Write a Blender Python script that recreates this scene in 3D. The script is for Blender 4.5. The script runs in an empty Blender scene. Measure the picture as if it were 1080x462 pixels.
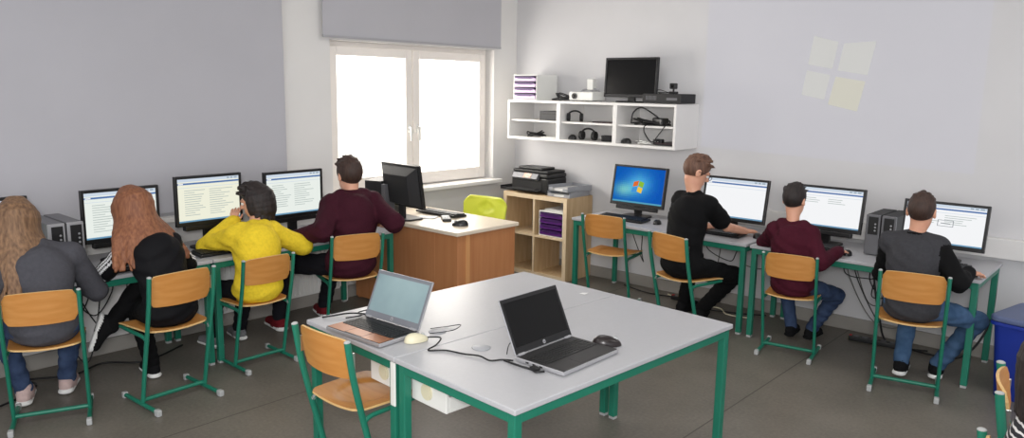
import bpy, bmesh, math, random
import numpy as np
from mathutils import Vector, Matrix, Euler

random.seed(7)
rng = np.random.RandomState(11)
scene = bpy.context.scene
COL = scene.collection
PI = math.pi

# ------------------------------------------------------------------ materials
MATS = {}
def lin(c):
    return tuple(((v/12.92) if v <= .04045 else ((v+.055)/1.055)**2.4) for v in [x/255. for x in c])

def mat(name, rgb, rough=.5, metal=0., var=0., scale=8., stretch=(1, 1, 1), bump=0., rgb2=None, emit=0., spec=.5, wave=False):
    """principled material with a procedural colour variation; rgb in sRGB 0-255"""
    if name in MATS: return MATS[name]
    m = bpy.data.materials.new(name); m.use_nodes = True
    nt = m.node_tree; N = nt.nodes; L = nt.links
    b = N['Principled BSDF']
    b.inputs['Roughness'].default_value = rough
    b.inputs['Metallic'].default_value = metal
    b.inputs['Specular IOR Level'].default_value = spec
    c1 = lin(rgb) + (1,)
    b.inputs['Base Color'].default_value = c1
    if var > 0 or rgb2 is not None or bump > 0:
        tc = N.new('ShaderNodeTexCoord'); mp = N.new('ShaderNodeMapping')
        mp.inputs['Scale'].default_value = stretch
        L.new(tc.outputs['Object'], mp.inputs['Vector'])
        if wave:
            t = N.new('ShaderNodeTexWave'); t.inputs['Scale'].default_value = scale
            t.inputs['Distortion'].default_value = 6; t.inputs['Detail'].default_value = 3
            fac = t.outputs['Fac']
        else:
            t = N.new('ShaderNodeTexNoise'); t.inputs['Scale'].default_value = scale
            t.inputs['Detail'].default_value = 4
            fac = t.outputs['Fac']
        L.new(mp.outputs['Vector'], t.inputs['Vector'])
        if var > 0 or rgb2 is not None:
            r = N.new('ShaderNodeValToRGB')
            if rgb2 is None:
                lo = tuple(v*(1-var) for v in c1[:3]) + (1,); hi = tuple(min(1, v*(1+var)) for v in c1[:3]) + (1,)
            else:
                lo = c1; hi = lin(rgb2) + (1,)
            r.color_ramp.elements[0].color = lo; r.color_ramp.elements[1].color = hi
            r.color_ramp.elements[0].position = .3; r.color_ramp.elements[1].position = .7
            L.new(fac, r.inputs['Fac']); L.new(r.outputs['Color'], b.inputs['Base Color'])
        if bump > 0:
            bp = N.new('ShaderNodeBump'); bp.inputs['Strength'].default_value = bump; bp.inputs['Distance'].default_value = .01
            L.new(fac, bp.inputs['Height']); L.new(bp.outputs['Normal'], b.inputs['Normal'])
    if emit > 0:
        b.inputs['Emission Color'].default_value = c1; b.inputs['Emission Strength'].default_value = emit
    MATS[name] = m
    return m

def emat(name, rgb, strength=1.):
    if name in MATS: return MATS[name]
    m = bpy.data.materials.new(name); m.use_nodes = True
    nt = m.node_tree; nt.nodes.remove(nt.nodes['Principled BSDF'])
    e = nt.nodes.new('ShaderNodeEmission'); e.inputs['Color'].default_value = lin(rgb) + (1,); e.inputs['Strength'].default_value = strength
    nt.links.new(e.outputs[0], nt.nodes['Material Output'].inputs['Surface'])
    MATS[name] = m
    return m

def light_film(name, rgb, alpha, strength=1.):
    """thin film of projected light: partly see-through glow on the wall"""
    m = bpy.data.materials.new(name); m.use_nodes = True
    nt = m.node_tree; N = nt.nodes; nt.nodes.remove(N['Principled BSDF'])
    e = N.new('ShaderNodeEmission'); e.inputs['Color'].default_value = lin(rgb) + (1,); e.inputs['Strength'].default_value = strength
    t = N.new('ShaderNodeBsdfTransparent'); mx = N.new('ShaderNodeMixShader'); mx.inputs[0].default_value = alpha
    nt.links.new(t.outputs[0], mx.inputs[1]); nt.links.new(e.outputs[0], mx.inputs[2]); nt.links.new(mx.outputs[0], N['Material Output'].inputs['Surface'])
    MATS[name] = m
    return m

def glass_mat(name):
    m = bpy.data.materials.new(name); m.use_nodes = True
    nt = m.node_tree; N = nt.nodes; nt.nodes.remove(N['Principled BSDF'])
    g = N.new('ShaderNodeBsdfGlossy'); g.inputs['Roughness'].default_value = .02
    t = N.new('ShaderNodeBsdfTransparent'); mx = N.new('ShaderNodeMixShader'); mx.inputs[0].default_value = .05
    nt.links.new(t.outputs[0], mx.inputs[1]); nt.links.new(g.outputs[0], mx.inputs[2]); nt.links.new(mx.outputs[0], N['Material Output'].inputs['Surface'])
    MATS[name] = m
    return m

M_WALL = mat('white_wall_paint', (207, 206, 208), .85, var=.015, scale=3, bump=.03)
M_WALLA = mat('white_window_wall_paint', (222, 220, 218), .85, var=.015, scale=3, bump=.03)
M_CEIL = mat('ceiling_paint', (235, 235, 232), .9, var=.01)
M_BLIND = mat('grey_blind_fabric', (180, 179, 185), .9, var=.02, scale=2.5, bump=.05)
M_BASE = mat('baseboard_grey', (150, 146, 140), .6, var=.05, scale=6)
M_UPVC = mat('white_window_frame_plastic', (238, 232, 226), .35, var=.01)
M_SILL = mat('white_window_sill', (236, 234, 230), .4, var=.01)
M_GLASS = glass_mat('window_glass')
M_GREEN = mat('green_painted_steel', (28, 114, 92), .38, var=.05, scale=12)
M_WOOD = mat('orange_beech_plywood', (192, 128, 60), .45, rgb2=(204, 144, 78), scale=3, stretch=(1.2, 14, 14), bump=.02)
M_WOODE = mat('plywood_edge', (214, 176, 118), .6, var=.1, scale=30, stretch=(1, 1, 12))
M_GREYCAP = mat('grey_plastic_cap', (170, 172, 172), .55, var=.04)
M_STEEL = mat('bright_steel', (200, 200, 200), .3, 1., var=.03)
M_TOP = mat('light_grey_laminate', (178, 178, 182), .36, var=.02, scale=60)
M_TOPE = mat('laminate_edge', (166, 168, 174), .45, var=.02)
M_DTOP = mat('beige_laminate', (226, 212, 192), .3, var=.02, scale=40)
M_BEECH = mat('teacher_desk_beech', (176, 116, 74), .45, rgb2=(188, 130, 86), scale=2.2, stretch=(10, 10, .8), bump=.01)
M_BEECHL = mat('light_beech_lipping', (206, 150, 98), .45, var=.06, scale=4, stretch=(10, 10, 1))
M_OAK = mat('light_oak_veneer', (206, 178, 140), .5, rgb2=(186, 154, 114), scale=3, stretch=(10, 10, .9), bump=.02)
M_OAKF = mat('light_oak_edge', (222, 200, 168), .5, var=.05, scale=5, stretch=(3, 3, 3))
M_WHITE = mat('white_board', (228, 226, 224), .5, var=.01)
M_WHITEP = mat('white_plastic', (226, 226, 222), .4, var=.015)
M_IVORY = mat('ivory_plastic', (214, 208, 180), .4, var=.03)
M_BLACK = mat('black_plastic', (20, 20, 22), .38, var=.1, scale=20)
M_BLACKM = mat('matt_black_plastic', (26, 26, 28), .6, var=.1, scale=20)
M_KEY = mat('black_key', (16, 16, 18), .5, var=.1)
M_SILVER = mat('silver_plastic', (168, 168, 172), .35, .35, var=.03)
M_DSILV = mat('dark_silver_plastic', (108, 108, 112), .4, .3, var=.04)
M_LAP = mat('laptop_black_deck', (22, 21, 23), .4, var=.06)
M_LCDOFF = mat('dark_glossy_screen', (14, 14, 15), .22, var=.05, spec=.25)
M_LCDGREY = mat('grey_lit_laptop_screen', (118, 140, 146), .35, rgb2=(152, 174, 176), scale=2.5, emit=.10)
M_PURPLE = mat('purple_plastic', (92, 38, 122), .35, var=.06)
M_DPURP = mat('dark_purple_recess', (58, 18, 84), .5, var=.06)
M_LILAC = mat('lilac_plastic', (206, 180, 214), .4, var=.03)
M_LIME = mat('lime_plastic', (198, 208, 52), .4, rgb2=(212, 216, 78), scale=4)
M_BLUE = mat('blue_bin_plastic', (24, 50, 150), .45, var=.05, scale=5)
M_BLUEL = mat('blue_grey_lid', (92, 104, 140), .45, var=.05)
M_CABLE = mat('black_cable', (18, 18, 20), .5, var=.1)
M_GCABLE = mat('grey_cable', (110, 108, 104), .5, var=.1)
M_PAPER = mat('paper_white', (232, 232, 230), .7, var=.02)
M_TRAY = mat('grey_letter_tray', (150, 152, 158), .4, var=.04)
M_RAD = mat('white_radiator_enamel', (225, 225, 222), .4, var=.01)
M_SKY = None
def floor_mat():
    m = bpy.data.materials.new('grey_brown_linoleum'); m.use_nodes = True
    nt = m.node_tree; N = nt.nodes; L = nt.links; b = N['Principled BSDF']
    tc = N.new('ShaderNodeTexCoord')
    n1 = N.new('ShaderNodeTexNoise'); n1.inputs['Scale'].default_value = 2.2; n1.inputs['Detail'].default_value = 6
    n2 = N.new('ShaderNodeTexNoise'); n2.inputs['Scale'].default_value = 55; n2.inputs['Detail'].default_value = 3
    for n in (n1, n2): L.new(tc.outputs['Object'], n.inputs['Vector'])
    r = N.new('ShaderNodeValToRGB')
    r.color_ramp.elements[0].position = .3; r.color_ramp.elements[1].position = .72
    r.color_ramp.elements[0].color = lin((94, 90, 83)) + (1,); r.color_ramp.elements[1].color = lin((126, 120, 111)) + (1,)
    mx = N.new('ShaderNodeMix'); mx.data_type = 'FLOAT'; mx.inputs[0].default_value = .45
    L.new(n1.outputs['Fac'], mx.inputs[2]); L.new(n2.outputs['Fac'], mx.inputs[3]); L.new(mx.outputs[0], r.inputs['Fac'])
    # welded sheet seams every two metres
    sp = N.new('ShaderNodeSeparateXYZ'); L.new(tc.outputs['Object'], sp.inputs[0])
    md = N.new('ShaderNodeMath'); md.operation = 'PINGPONG'; md.inputs[1].default_value = .95
    ad = N.new('ShaderNodeMath'); ad.operation = 'ADD'; ad.inputs[1].default_value = .42
    L.new(sp.outputs['X'], ad.inputs[0]); L.new(ad.outputs[0], md.inputs[0])
    lt = N.new('ShaderNodeMath'); lt.operation = 'LESS_THAN'; lt.inputs[1].default_value = .004; L.new(md.outputs[0], lt.inputs[0])
    m2 = N.new('ShaderNodeMix'); m2.data_type = 'RGBA'; m2.inputs[7].default_value = lin((70, 65, 59)) + (1,)
    L.new(lt.outputs[0], m2.inputs[0]); L.new(r.outputs['Color'], m2.inputs[6]); L.new(m2.outputs[2], b.inputs['Base Color'])
    b.inputs['Roughness'].default_value = .42
    bp = N.new('ShaderNodeBump'); bp.inputs['Strength'].default_value = .04; L.new(n2.outputs['Fac'], bp.inputs['Height']); L.new(bp.outputs['Normal'], b.inputs['Normal'])
    return m
M_FLOOR = floor_mat()

# ------------------------------------------------------------------ mesh builder
class MB:
    def __init__(s): s.v = []; s.f = []; s.m = []; s.sm = []
    def add(s, verts, faces, m=0, smooth=False):
        o = len(s.v); s.v += [tuple(v) for v in verts]
        for f in faces: s.f.append(tuple(i+o for i in f)); s.m.append(m); s.sm.append(smooth)
        return s
    def box(s, lo, hi, m=0, R=None, c=None):
        x0, y0, z0 = lo; x1, y1, z1 = hi
        V = [Vector(p) for p in [(x0,y0,z0),(x1,y0,z0),(x1,y1,z0),(x0,y1,z0),(x0,y0,z1),(x1,y0,z1),(x1,y1,z1),(x0,y1,z1)]]
        if R is not None:
            c = Vector(c) if c is not None else Vector((0,0,0)); V = [c + R @ (p - c) for p in V]
        return s.add(V, [(3,2,1,0),(4,5,6,7),(0,1,5,4),(1,2,6,5),(2,3,7,6),(3,0,4,7)], m)
    def cyl(s, a, b, r, m=0, n=14, r2=None, smooth=True):
        a = Vector(a); b = Vector(b); d = (b-a).normalized(); r2 = r if r2 is None else r2
        u = d.orthogonal().normalized(); w = d.cross(u)
        V = []; 
        for p, q in ((a, r), (b, r2)):
            V += [p + (u*math.cos(2*PI*i/n) + w*math.sin(2*PI*i/n))*q for i in range(n)]
        F = [(i, (i+1) % n, n+(i+1) % n, n+i) for i in range(n)]
        o = len(s.v); s.add(V, F, m, smooth)
        s.add(V[:n], [tuple(range(n-1, -1, -1))], m); s.add(V[n:], [tuple(range(n))], m)
        return s
    def tube(s, pts, r, m=0, n=8, rx=None, closed=False):
        """tube along points; rx: second radius (oval), r measured along the frame normal"""
        P = [Vector(p) for p in pts]; rx = r if rx is None else rx
        k = len(P); V = []
        t0 = (P[1]-P[0]).normalized(); u = t0.orthogonal().normalized()
        if abs(t0.z) > .5: u = (Vector((1, 0, 0)) - t0*t0.x).normalized()
        for i in range(k):
            t = (P[min(i+1, k-1)] - P[max(i-1, 0)])
            t = t.normalized() if t.length > 1e-9 else t0
            u = (u - t*u.dot(t)); u = u.normalized() if u.length > 1e-6 else t.orthogonal().normalized()
            w = t.cross(u)
            V += [P[i] + u*math.cos(2*PI*j/n)*rx + w*math.sin(2*PI*j/n)*r for j in range(n)]
        F = [(i*n+j, i*n+(j+1) % n, (i+1)*n+(j+1) % n, (i+1)*n+j) for i in range(k-1) for j in range(n)]
        s.add(V, F, m, True)
        s.add(V[:n], [tuple(range(n-1, -1, -1))], m); s.add(V[-n:], [tuple(range(n))], m)
        return s
    def prism(s, poly, z0, z1, m=0, axis='z'):
        n = len(poly)
        def P(a, b, c):
            return (a, b, c) if axis == 'z' else ((a, c, b) if axis == 'y' else (c, a, b))
        V = [P(x, y, z0) for x, y in poly] + [P(x, y, z1) for x, y in poly]
        F = [tuple(range(n-1, -1, -1)), tuple(range(n, 2*n))] + [(i, (i+1) % n, n+(i+1) % n, n+i) for i in range(n)]
        return s.add(V, F, m)
    def sphere(s, c, r, m=0, nu=16, nv=10):
        c = Vector(c); rr = r if hasattr(r, '__len__') else (r, r, r)
        V = []; F = []
        for j in range(nv+1):
            ph = PI*j/nv
            for i in range(nu):
                th = 2*PI*i/nu
                V.append(c + Vector((rr[0]*math.sin(ph)*math.cos(th), rr[1]*math.sin(ph)*math.sin(th), rr[2]*math.cos(ph))))
        for j in range(nv):
            for i in range(nu):
                F.append((j*nu+i, (j+1)*nu+i, (j+1)*nu+(i+1) % nu, j*nu+(i+1) % nu))
        return s.add(V, F, m, True)
    def lathe(s, prof, m=0, n=24, c=(0, 0, 0)):
        V = []; F = []; k = len(prof)
        for r, z in prof:
            V += [(c[0]+r*math.cos(2*PI*i/n), c[1]+r*math.sin(2*PI*i/n), c[2]+z) for i in range(n)]
        for j in range(k-1):
            for i in range(n): F.append((j*n+i, j*n+(i+1) % n, (j+1)*n+(i+1) % n, (j+1)*n+i))
        s.add(V, F, m, True)
        s.add(V[:n], [tuple(range(n-1, -1, -1))], m); s.add(V[-n:], [tuple(range(n))], m)
        return s
    def grid(s, fn, nu, nv, th, m=0, me=None):
        """solid sheet: fn(u,v)->(point, normal); thickness th; me edge material"""
        me = m if me is None else me
        T = []; B = []
        for j in range(nv+1):
            for i in range(nu+1):
                p, nrm = fn(i/nu, j/nv); p = Vector(p); nrm = Vector(nrm).normalized()
                T.append(p + nrm*th/2); B.append(p - nrm*th/2)
        w = nu+1; K = len(T)
        F = [(j*w+i, j*w+i+1, (j+1)*w+i+1, (j+1)*w+i) for j in range(nv) for i in range(nu)]
        s.add(T, F, m, True)
        s.add(B, [tuple(reversed(f)) for f in F], m, True)
        ring = [i for i in range(nu)] + [j*w+nu for j in range(nv)] + [nv*w+i for i in range(nu, 0, -1)] + [j*w for j in range(nv, 0, -1)]
        R = len(ring)
        V = [T[i] for i in ring] + [B[i] for i in ring]
        s.add(V, [(i, i+R, (i+1) % R + R, (i+1) % R) for i in range(R)], me, False)
        return s
    def build(s, name, mats, parent=None, bevel=0., loc=None, seg=2):
        me = bpy.data.meshes.new(name); me.from_pydata([tuple(v) for v in s.v], [], s.f)
        mats = mats if isinstance(mats, (list, tuple)) else [mats]
        for m in mats: me.materials.append(m)
        me.polygons.foreach_set('material_index', s.m); me.polygons.foreach_set('use_smooth', s.sm)
        me.update()
        o = bpy.data.objects.new(name, me); COL.objects.link(o)
        if parent is not None: o.parent = parent
        if loc is not None: o.location = loc
        if bevel > 0:
            md = o.modifiers.new('bevel', 'BEVEL'); md.width = bevel; md.segments = seg; md.limit_method = 'ANGLE'; md.angle_limit = .6
            md.harden_normals = False
        return o

def tag(o, label, cat, group=None, kind=None):
    if label: o['label'] = label
    if cat: o['category'] = cat
    if group: o['group'] = group
    if kind: o['kind'] = kind
    return o
def thing(name, label, cat, loc=(0, 0, 0), rz=0., group=None):
    o = bpy.data.objects.new(name, None); COL.objects.link(o); o.location = loc; o.rotation_euler = (0, 0, rz)
    o.empty_display_size = .1
    return tag(o, label, cat, group)
def struct(o): o['kind'] = 'structure'; return o
def copy_tree(o, parent=None):
    c = o.copy(); COL.objects.link(c)
    if parent is not None: c.parent = parent
    for ch in list(o.children): copy_tree(ch, c)
    return c
def spline(pts, n=8):
    P = [Vector(p) for p in pts]; out = []
    for i in range(len(P)-1):
        p0 = P[max(i-1, 0)]; p1 = P[i]; p2 = P[i+1]; p3 = P[min(i+2, len(P)-1)]
        for k in range(n):
            t = k/n; t2 = t*t; t3 = t2*t
            out.append(.5*((2*p1) + (p2-p0)*t + (2*p0-5*p1+4*p2-p3)*t2 + (3*p1-p0-3*p2+p3)*t3))
    out.append(P[-1]); return out
def cable(name, label, pts, r=.004, m=None, group=None, cat='cable', parent=None):
    mb = MB(); mb.tube(spline(pts), r, n=6)
    o = mb.build(name, m or M_CABLE, parent)
    if parent is None: tag(o, label, cat, group)
    return o
def rounded(w, h, r, n=5, cx=0, cy=0):
    out = []
    for (sx, sy, a0) in ((1, 1, 0), (-1, 1, PI/2), (-1, -1, PI), (1, -1, 3*PI/2)):
        for i in range(n+1):
            a = a0 + i*PI/2/n
            out.append((cx + sx*(w/2-r) + r*math.cos(a), cy + sy*(h/2-r) + r*math.sin(a)))
    return out
def text_mesh(body, size, name, m, parent, M):
    cu = bpy.data.curves.new(name, 'FONT'); cu.body = body; cu.size = size; cu.align_x = 'CENTER'; cu.align_y = 'CENTER'; cu.extrude = size*.01
    t = bpy.data.objects.new(name+'_text', cu); COL.objects.link(t)
    dg = bpy.context.evaluated_depsgraph_get(); dg.update()
    me = bpy.data.meshes.new_from_object(t.evaluated_get(dg))
    bpy.data.objects.remove(t); bpy.data.curves.remove(cu)
    me.materials.clear(); me.materials.append(m)
    o = bpy.data.objects.new(name, me); COL.objects.link(o); o.parent = parent; o.matrix_local = M
    return o

# ------------------------------------------------------------------ camera
YAW, PITCH, ROLL, FPX = 0.7273, 0.1708, 0.0153, 807.7
CAMP = Vector((5.1528, -5.8193, 1.7557))
fw = Vector((-math.sin(YAW)*math.cos(PITCH), math.cos(YAW)*math.cos(PITCH), -math.sin(PITCH)))
rt = Vector((math.cos(YAW), math.sin(YAW), 0)); up = rt.cross(fw)
r2 = rt*math.cos(ROLL) + up*math.sin(ROLL); u2 = -rt*math.sin(ROLL) + up*math.cos(ROLL)
cam = bpy.data.cameras.new('camera'); co = bpy.data.objects.new('camera', cam); COL.objects.link(co)
Mx = Matrix((r2, u2, -fw)).transposed().to_4x4(); Mx.translation = CAMP; co.matrix_world = Mx
cam.sensor_fit = 'HORIZONTAL'; cam.sensor_width = 36; cam.lens = FPX/1080*36; cam.clip_start = .05
scene.camera = co
scene.view_settings.view_transform = 'Standard'
scene.view_settings.look = 'None'
scene.view_settings.exposure = 0.0

# ------------------------------------------------------------------ room shell
ZC = 2.95
struct(MB().box((-.35, -8.5, -.1), (8.5, .3, 0)).build('floor', M_FLOOR))
struct(MB().box((-.35, -8.5, ZC), (8.5, .3, ZC+.1)).build('ceiling', M_CEIL))
WY0, WY1, WZ0, WZ1 = -2.205, -.325, .865, 2.10      # window opening in the left wall
VY0, VY1 = -6.6, -2.82                               # second opening, behind the lowered blind
wl = MB()
for (y0, y1, z0, z1) in ((-8.5, VY0, 0, ZC), (VY1, WY0, 0, ZC), (WY1, .0, 0, ZC), (VY0, VY1, 0, WZ0-.035), (VY0, VY1, WZ1+.15, ZC), (WY0, WY1, 0, WZ0-.035), (WY0, WY1, WZ1, ZC)):
    wl.box((-.3, y0, z0), (0, y1, z1))
struct(wl.build('wall_left', M_WALLA))
struct(MB().box((-.3, 0, 0), (8.5, .25, ZC)).build('wall_back', M_WALL))
struct(MB().box((0, -8.5, 0), (.018, -.0, .10)).build('baseboard_left', M_BASE, bevel=.004))
struct(MB().box((.018, -.018, 0), (8.5, 0, .10)).build('baseboard_back', M_BASE, bevel=.004))

# right-hand visible window: frame, two sashes, panes, handles
GX = -.12
w1 = struct(thing('window_1', None, None, (0, 0, 0)))
fr = MB()
fx0, fx1 = -.17, -.09
def framebox(mb, y0, y1, z0, z1, t, x0, x1, tb=None):
    tb = tb or t
    mb.box((x0, y0, z0), (x1, y0+t, z1)); mb.box((x0, y1-t, z0), (x1, y1, z1))
    mb.box((x0, y0+t, z0), (x1, y1-t, z0+tb)); mb.box((x0, y0+t, z1-t), (x1, y1-t, z1))
framebox(fr, WY0, WY1, WZ0, WZ1, .05, -.19, -.11, .06)
fr.build('window_frame', M_UPVC, w1, bevel=.004)
ym = -1.29
for (a, b, hy) in ((WY0+.04, ym-.005, ym-.045), (ym+.005, WY1-.045, ym+.05)):
    sb = MB(); framebox(sb, a, b, WZ0+.012, WZ1-.04, .075, -.15, -.075, .105)
    so = sb.build('sash', M_UPVC, w1, bevel=.006)
    MB().box((GX-.006, a+.07, WZ0+.11), (GX+.006, b-.07, WZ1-.11)).build('pane', M_GLASS, so)
    h = MB(); h.box((-.076, hy-.014, 1.34), (-.066, hy+.014, 1.41)); h.box((-.066, hy-.009, 1.38), (-.045, hy+.009, 1.395)); h.box((-.05, hy-.010, 1.27), (-.036, hy+.010, 1.395))
    h.build('window_handle', M_WHITEP, so, bevel=.003)
struct(MB().box((-.30, WY0+.001, WZ0-.034), (.0, WY1-.001, WZ0)).box((.0, -2.27, WZ0-.034), (.11, -.30, WZ0)).build('trim_1', M_SILL, bevel=.004))
# second window behind the lowered blind
w2 = struct(thing('window_2', None, None, (0, 0, 0)))
fr = MB(); framebox(fr, VY0, VY1, WZ0, WZ1+.15, .06, -.19, -.11); fr.box((-.19, -4.75, WZ0+.06), (-.11, -4.68, WZ1+.09))
fr.build('window_frame', M_UPVC, w2)
MB().box((-.156, VY0+.05, WZ0+.05), (-.144, VY1-.05, WZ1+.1)).build('pane', M_GLASS, w2)
struct(MB().box((-.30, VY0+.001, WZ0-.034), (.0, VY1-.001, WZ0)).box((.0, -6.7, WZ0-.034), (.13, -2.75, WZ0)).build('trim_2', M_SILL, bevel=.004))
# cable trunking along the back wall
struct(MB().box((2.1, -.055, .70), (6.5, 0, .83)).build('trim_3', M_WHITE, bevel=.004))

# roller blinds
b = thing('roller_blind', 'grey fabric blackout blind lowered fully over the long window behind the desks', 'blind', (.05, -4.7, ZC), group=None)
MB().box((-.003, -2.1, -2.06), (.003, 2.05, -.06)).build('blind_fabric', M_BLIND, b)
mb = MB(); mb.cyl((0, -2.1, -.05), (0, 2.05, -.05), .045); mb.build('roller', M_WHITE, b)
MB().box((-.008, -2.1, -2.085), (.008, 2.05, -2.06)).build('bottom_bar', M_SILVER, b)
b = thing('roller_blind', 'grey blackout blind drawn halfway, hanging above the bright window', 'blind', (.05, -1.295, ZC))
MB().box((-.003, -1.005, -.82), (.003, 1.005, -.06)).build('blind_fabric', M_BLIND, b)
MB().cyl((0, -1.005, -.05), (0, 1.005, -.05), .045).build('roller', M_WHITE, b)
MB().box((-.008, -1.005, -.838), (.008, 1.005, -.82)).build('bottom_bar', M_SILVER, b)

# radiator under the window
r = thing('radiator', 'white ribbed panel radiator on the wall below the window desks', 'radiator', (.022, -2.95, .12))
mb = MB(); mb.box((.03, -.72, 0), (.075, .72, .42))
for i in range(36):
    y = -.70 + i*.04; mb.box((.075, y, .02), (.088, y+.024, .40))
mb.build('radiator_panel', M_RAD, r, bevel=.003)
MB().box((.0, -.72, .42), (.09, .72, .435)).build('top_grille', M_RAD, r, bevel=.003)
mb = MB(); mb.cyl((.05, .72, .05), (.05, .8, .05), .014); mb.cyl((.05, .8, .05), (.05, .8, -.12), .011); mb.build('pipe', M_RAD, r)
mb = MB(); mb.box((-.0215, -.5, .1), (.03, -.46, .3)); mb.box((-.0215, .46, .1), (.03, .5, .3)); mb.build('wall_bracket', M_RAD, r)

# ------------------------------------------------------------------ tables
HD = .6777
def make_table(name, label, Ln, D, loc, rz=0., group=None, cat='table'):
    t = thing(name, label, cat, loc, rz, group)
    MB().box((-Ln/2, -D/2, HD-.022), (Ln/2, D/2, HD)).build('table_top', M_TOP, t, bevel=.004)
    fr = MB(); i = .012; h0, h1 = HD-.062, HD-.022
    fr.box((-Ln/2+i, -D/2+i, h0), (Ln/2-i, -D/2+i+.025, h1)); fr.box((-Ln/2+i, D/2-i-.025, h0), (Ln/2-i, D/2-i, h1))
    fr.box((-Ln/2+i, -D/2+i+.025, h0), (-Ln/2+i+.025, D/2-i-.025, h1)); fr.box((Ln/2-i-.025, -D/2+i+.025, h0), (Ln/2-i, D/2-i-.025, h1))
    fr.build('apron_frame', M_GREEN, t, bevel=.003)
    for sx in (-1, 1):
        for sy in (-1, 1):
            cx, cy = sx*(Ln/2-i-.0175), sy*(D/2-i-.0175)
            lg = MB().box((cx-.0185, cy-.0185, .015), (cx+.0185, cy+.0185, h1-.001)).build('leg', M_GREEN, t, bevel=.004)
            MB().box((cx-.0165, cy-.0165, 0), (cx+.0165, cy+.0165, .016)).build('foot_cap', M_GREYCAP, lg, bevel=.002)
    return t
DB = .7229
make_table('computer_table', 'grey topped green framed table below the wall shelf, ending beside the cube shelf', 1.56, DB-.06, (2.07, -DB/2-.03, 0), group='computer tables along the white wall')
make_table('computer_table', 'grey topped green framed table on the white wall, ending near the blue bin', 1.43, DB-.06, (3.59, -DB/2-.03, 0), group='computer tables along the white wall')
make_table('computer_table', 'grey topped green framed window table touching the teacher desk', 1.44, .66, (.39, -2.88, 0), PI/2, group='computer tables along the window')
make_table('computer_table', 'grey topped green framed window table with the two silver towers', 1.44, .66, (.39, -4.325, 0), PI/2, group='computer tables along the window')
make_table('computer_table', 'grey topped green framed window table running out of view behind the blonde pupil', 1.44, .66, (.39, -5.77, 0), PI/2, group='computer tables along the window')
TA = -.0642
ca, sa = math.cos(TA), math.sin(TA)
def TP(a, b, z=0): return (3.5475-a*ca-b*sa, -3.9854-a*sa+b*ca, z)
TW, TL = .6899, 1.442
t1 = make_table('island_table', 'grey topped green framed table in mid room carrying the open black laptop', TL-.004, TW-.004, TP(TW/2, TL/2), TA+PI/2, group='pair of tables in the middle of the room')
t2 = make_table('island_table', 'grey topped green framed table in mid room carrying the silver laptop', TL-.004, TW-.004, TP(TW*1.5, TL/2), TA+PI/2, group='pair of tables in the middle of the room')
# grommet caps and white socket boxes hung below the two tables (local: x = along length, y = +away from the near edge)
def socket_box(t, side):
    bx = MB(); y0 = side*.04
    bx.box((-.70, y0-.0 if side > 0 else y0-.22, HD-.185), (-.695+.012, y0+.22 if side > 0 else y0, HD-.024))
    ya, yb = (y0, y0+.22) if side > 0 else (y0-.22, y0)
    return ya, yb
for t, yy in ((t1, .20), (t2, -.20)):
    bx = MB()
    bx.box((-.66, yy-.11, HD-.175), (-.645, yy+.11, HD-.064)); bx.box((-.645, yy-.11, HD-.175), (-.40, yy+.11, HD-.163))
    bx.box((-.645, yy+.098, HD-.163), (-.40, yy+.11, HD-.064)); bx.box((-.645, yy-.11, HD-.163), (-.40, yy-.098, HD-.110))
    bo = bx.build('cable_box', M_WHITEP, t, bevel=.003)
    k = MB(); k.cyl((-.665, yy+.01, HD-.118), (-.655, yy+.01, HD-.118), .034, n=24); k.cyl((-.667, yy+.01, HD-.118), (-.664, yy+.01, HD-.118), .025, n=24)
    k.build('round_socket', M_IVORY, bo, bevel=.002)
    g = MB(); g.lathe([(.0, 0), (.038, 0), (.04, .0015), (.036, .003), (.001, .003)], n=28, c=(-.38, yy, HD))
    g.build('grommet_cap', M_TOPE, t)
MB().box((-.7175, -.343, HD-.21), (-.709, -.312, HD-.024)).build('cable_channel', M_WHITEP, t2, bevel=.003)

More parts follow.
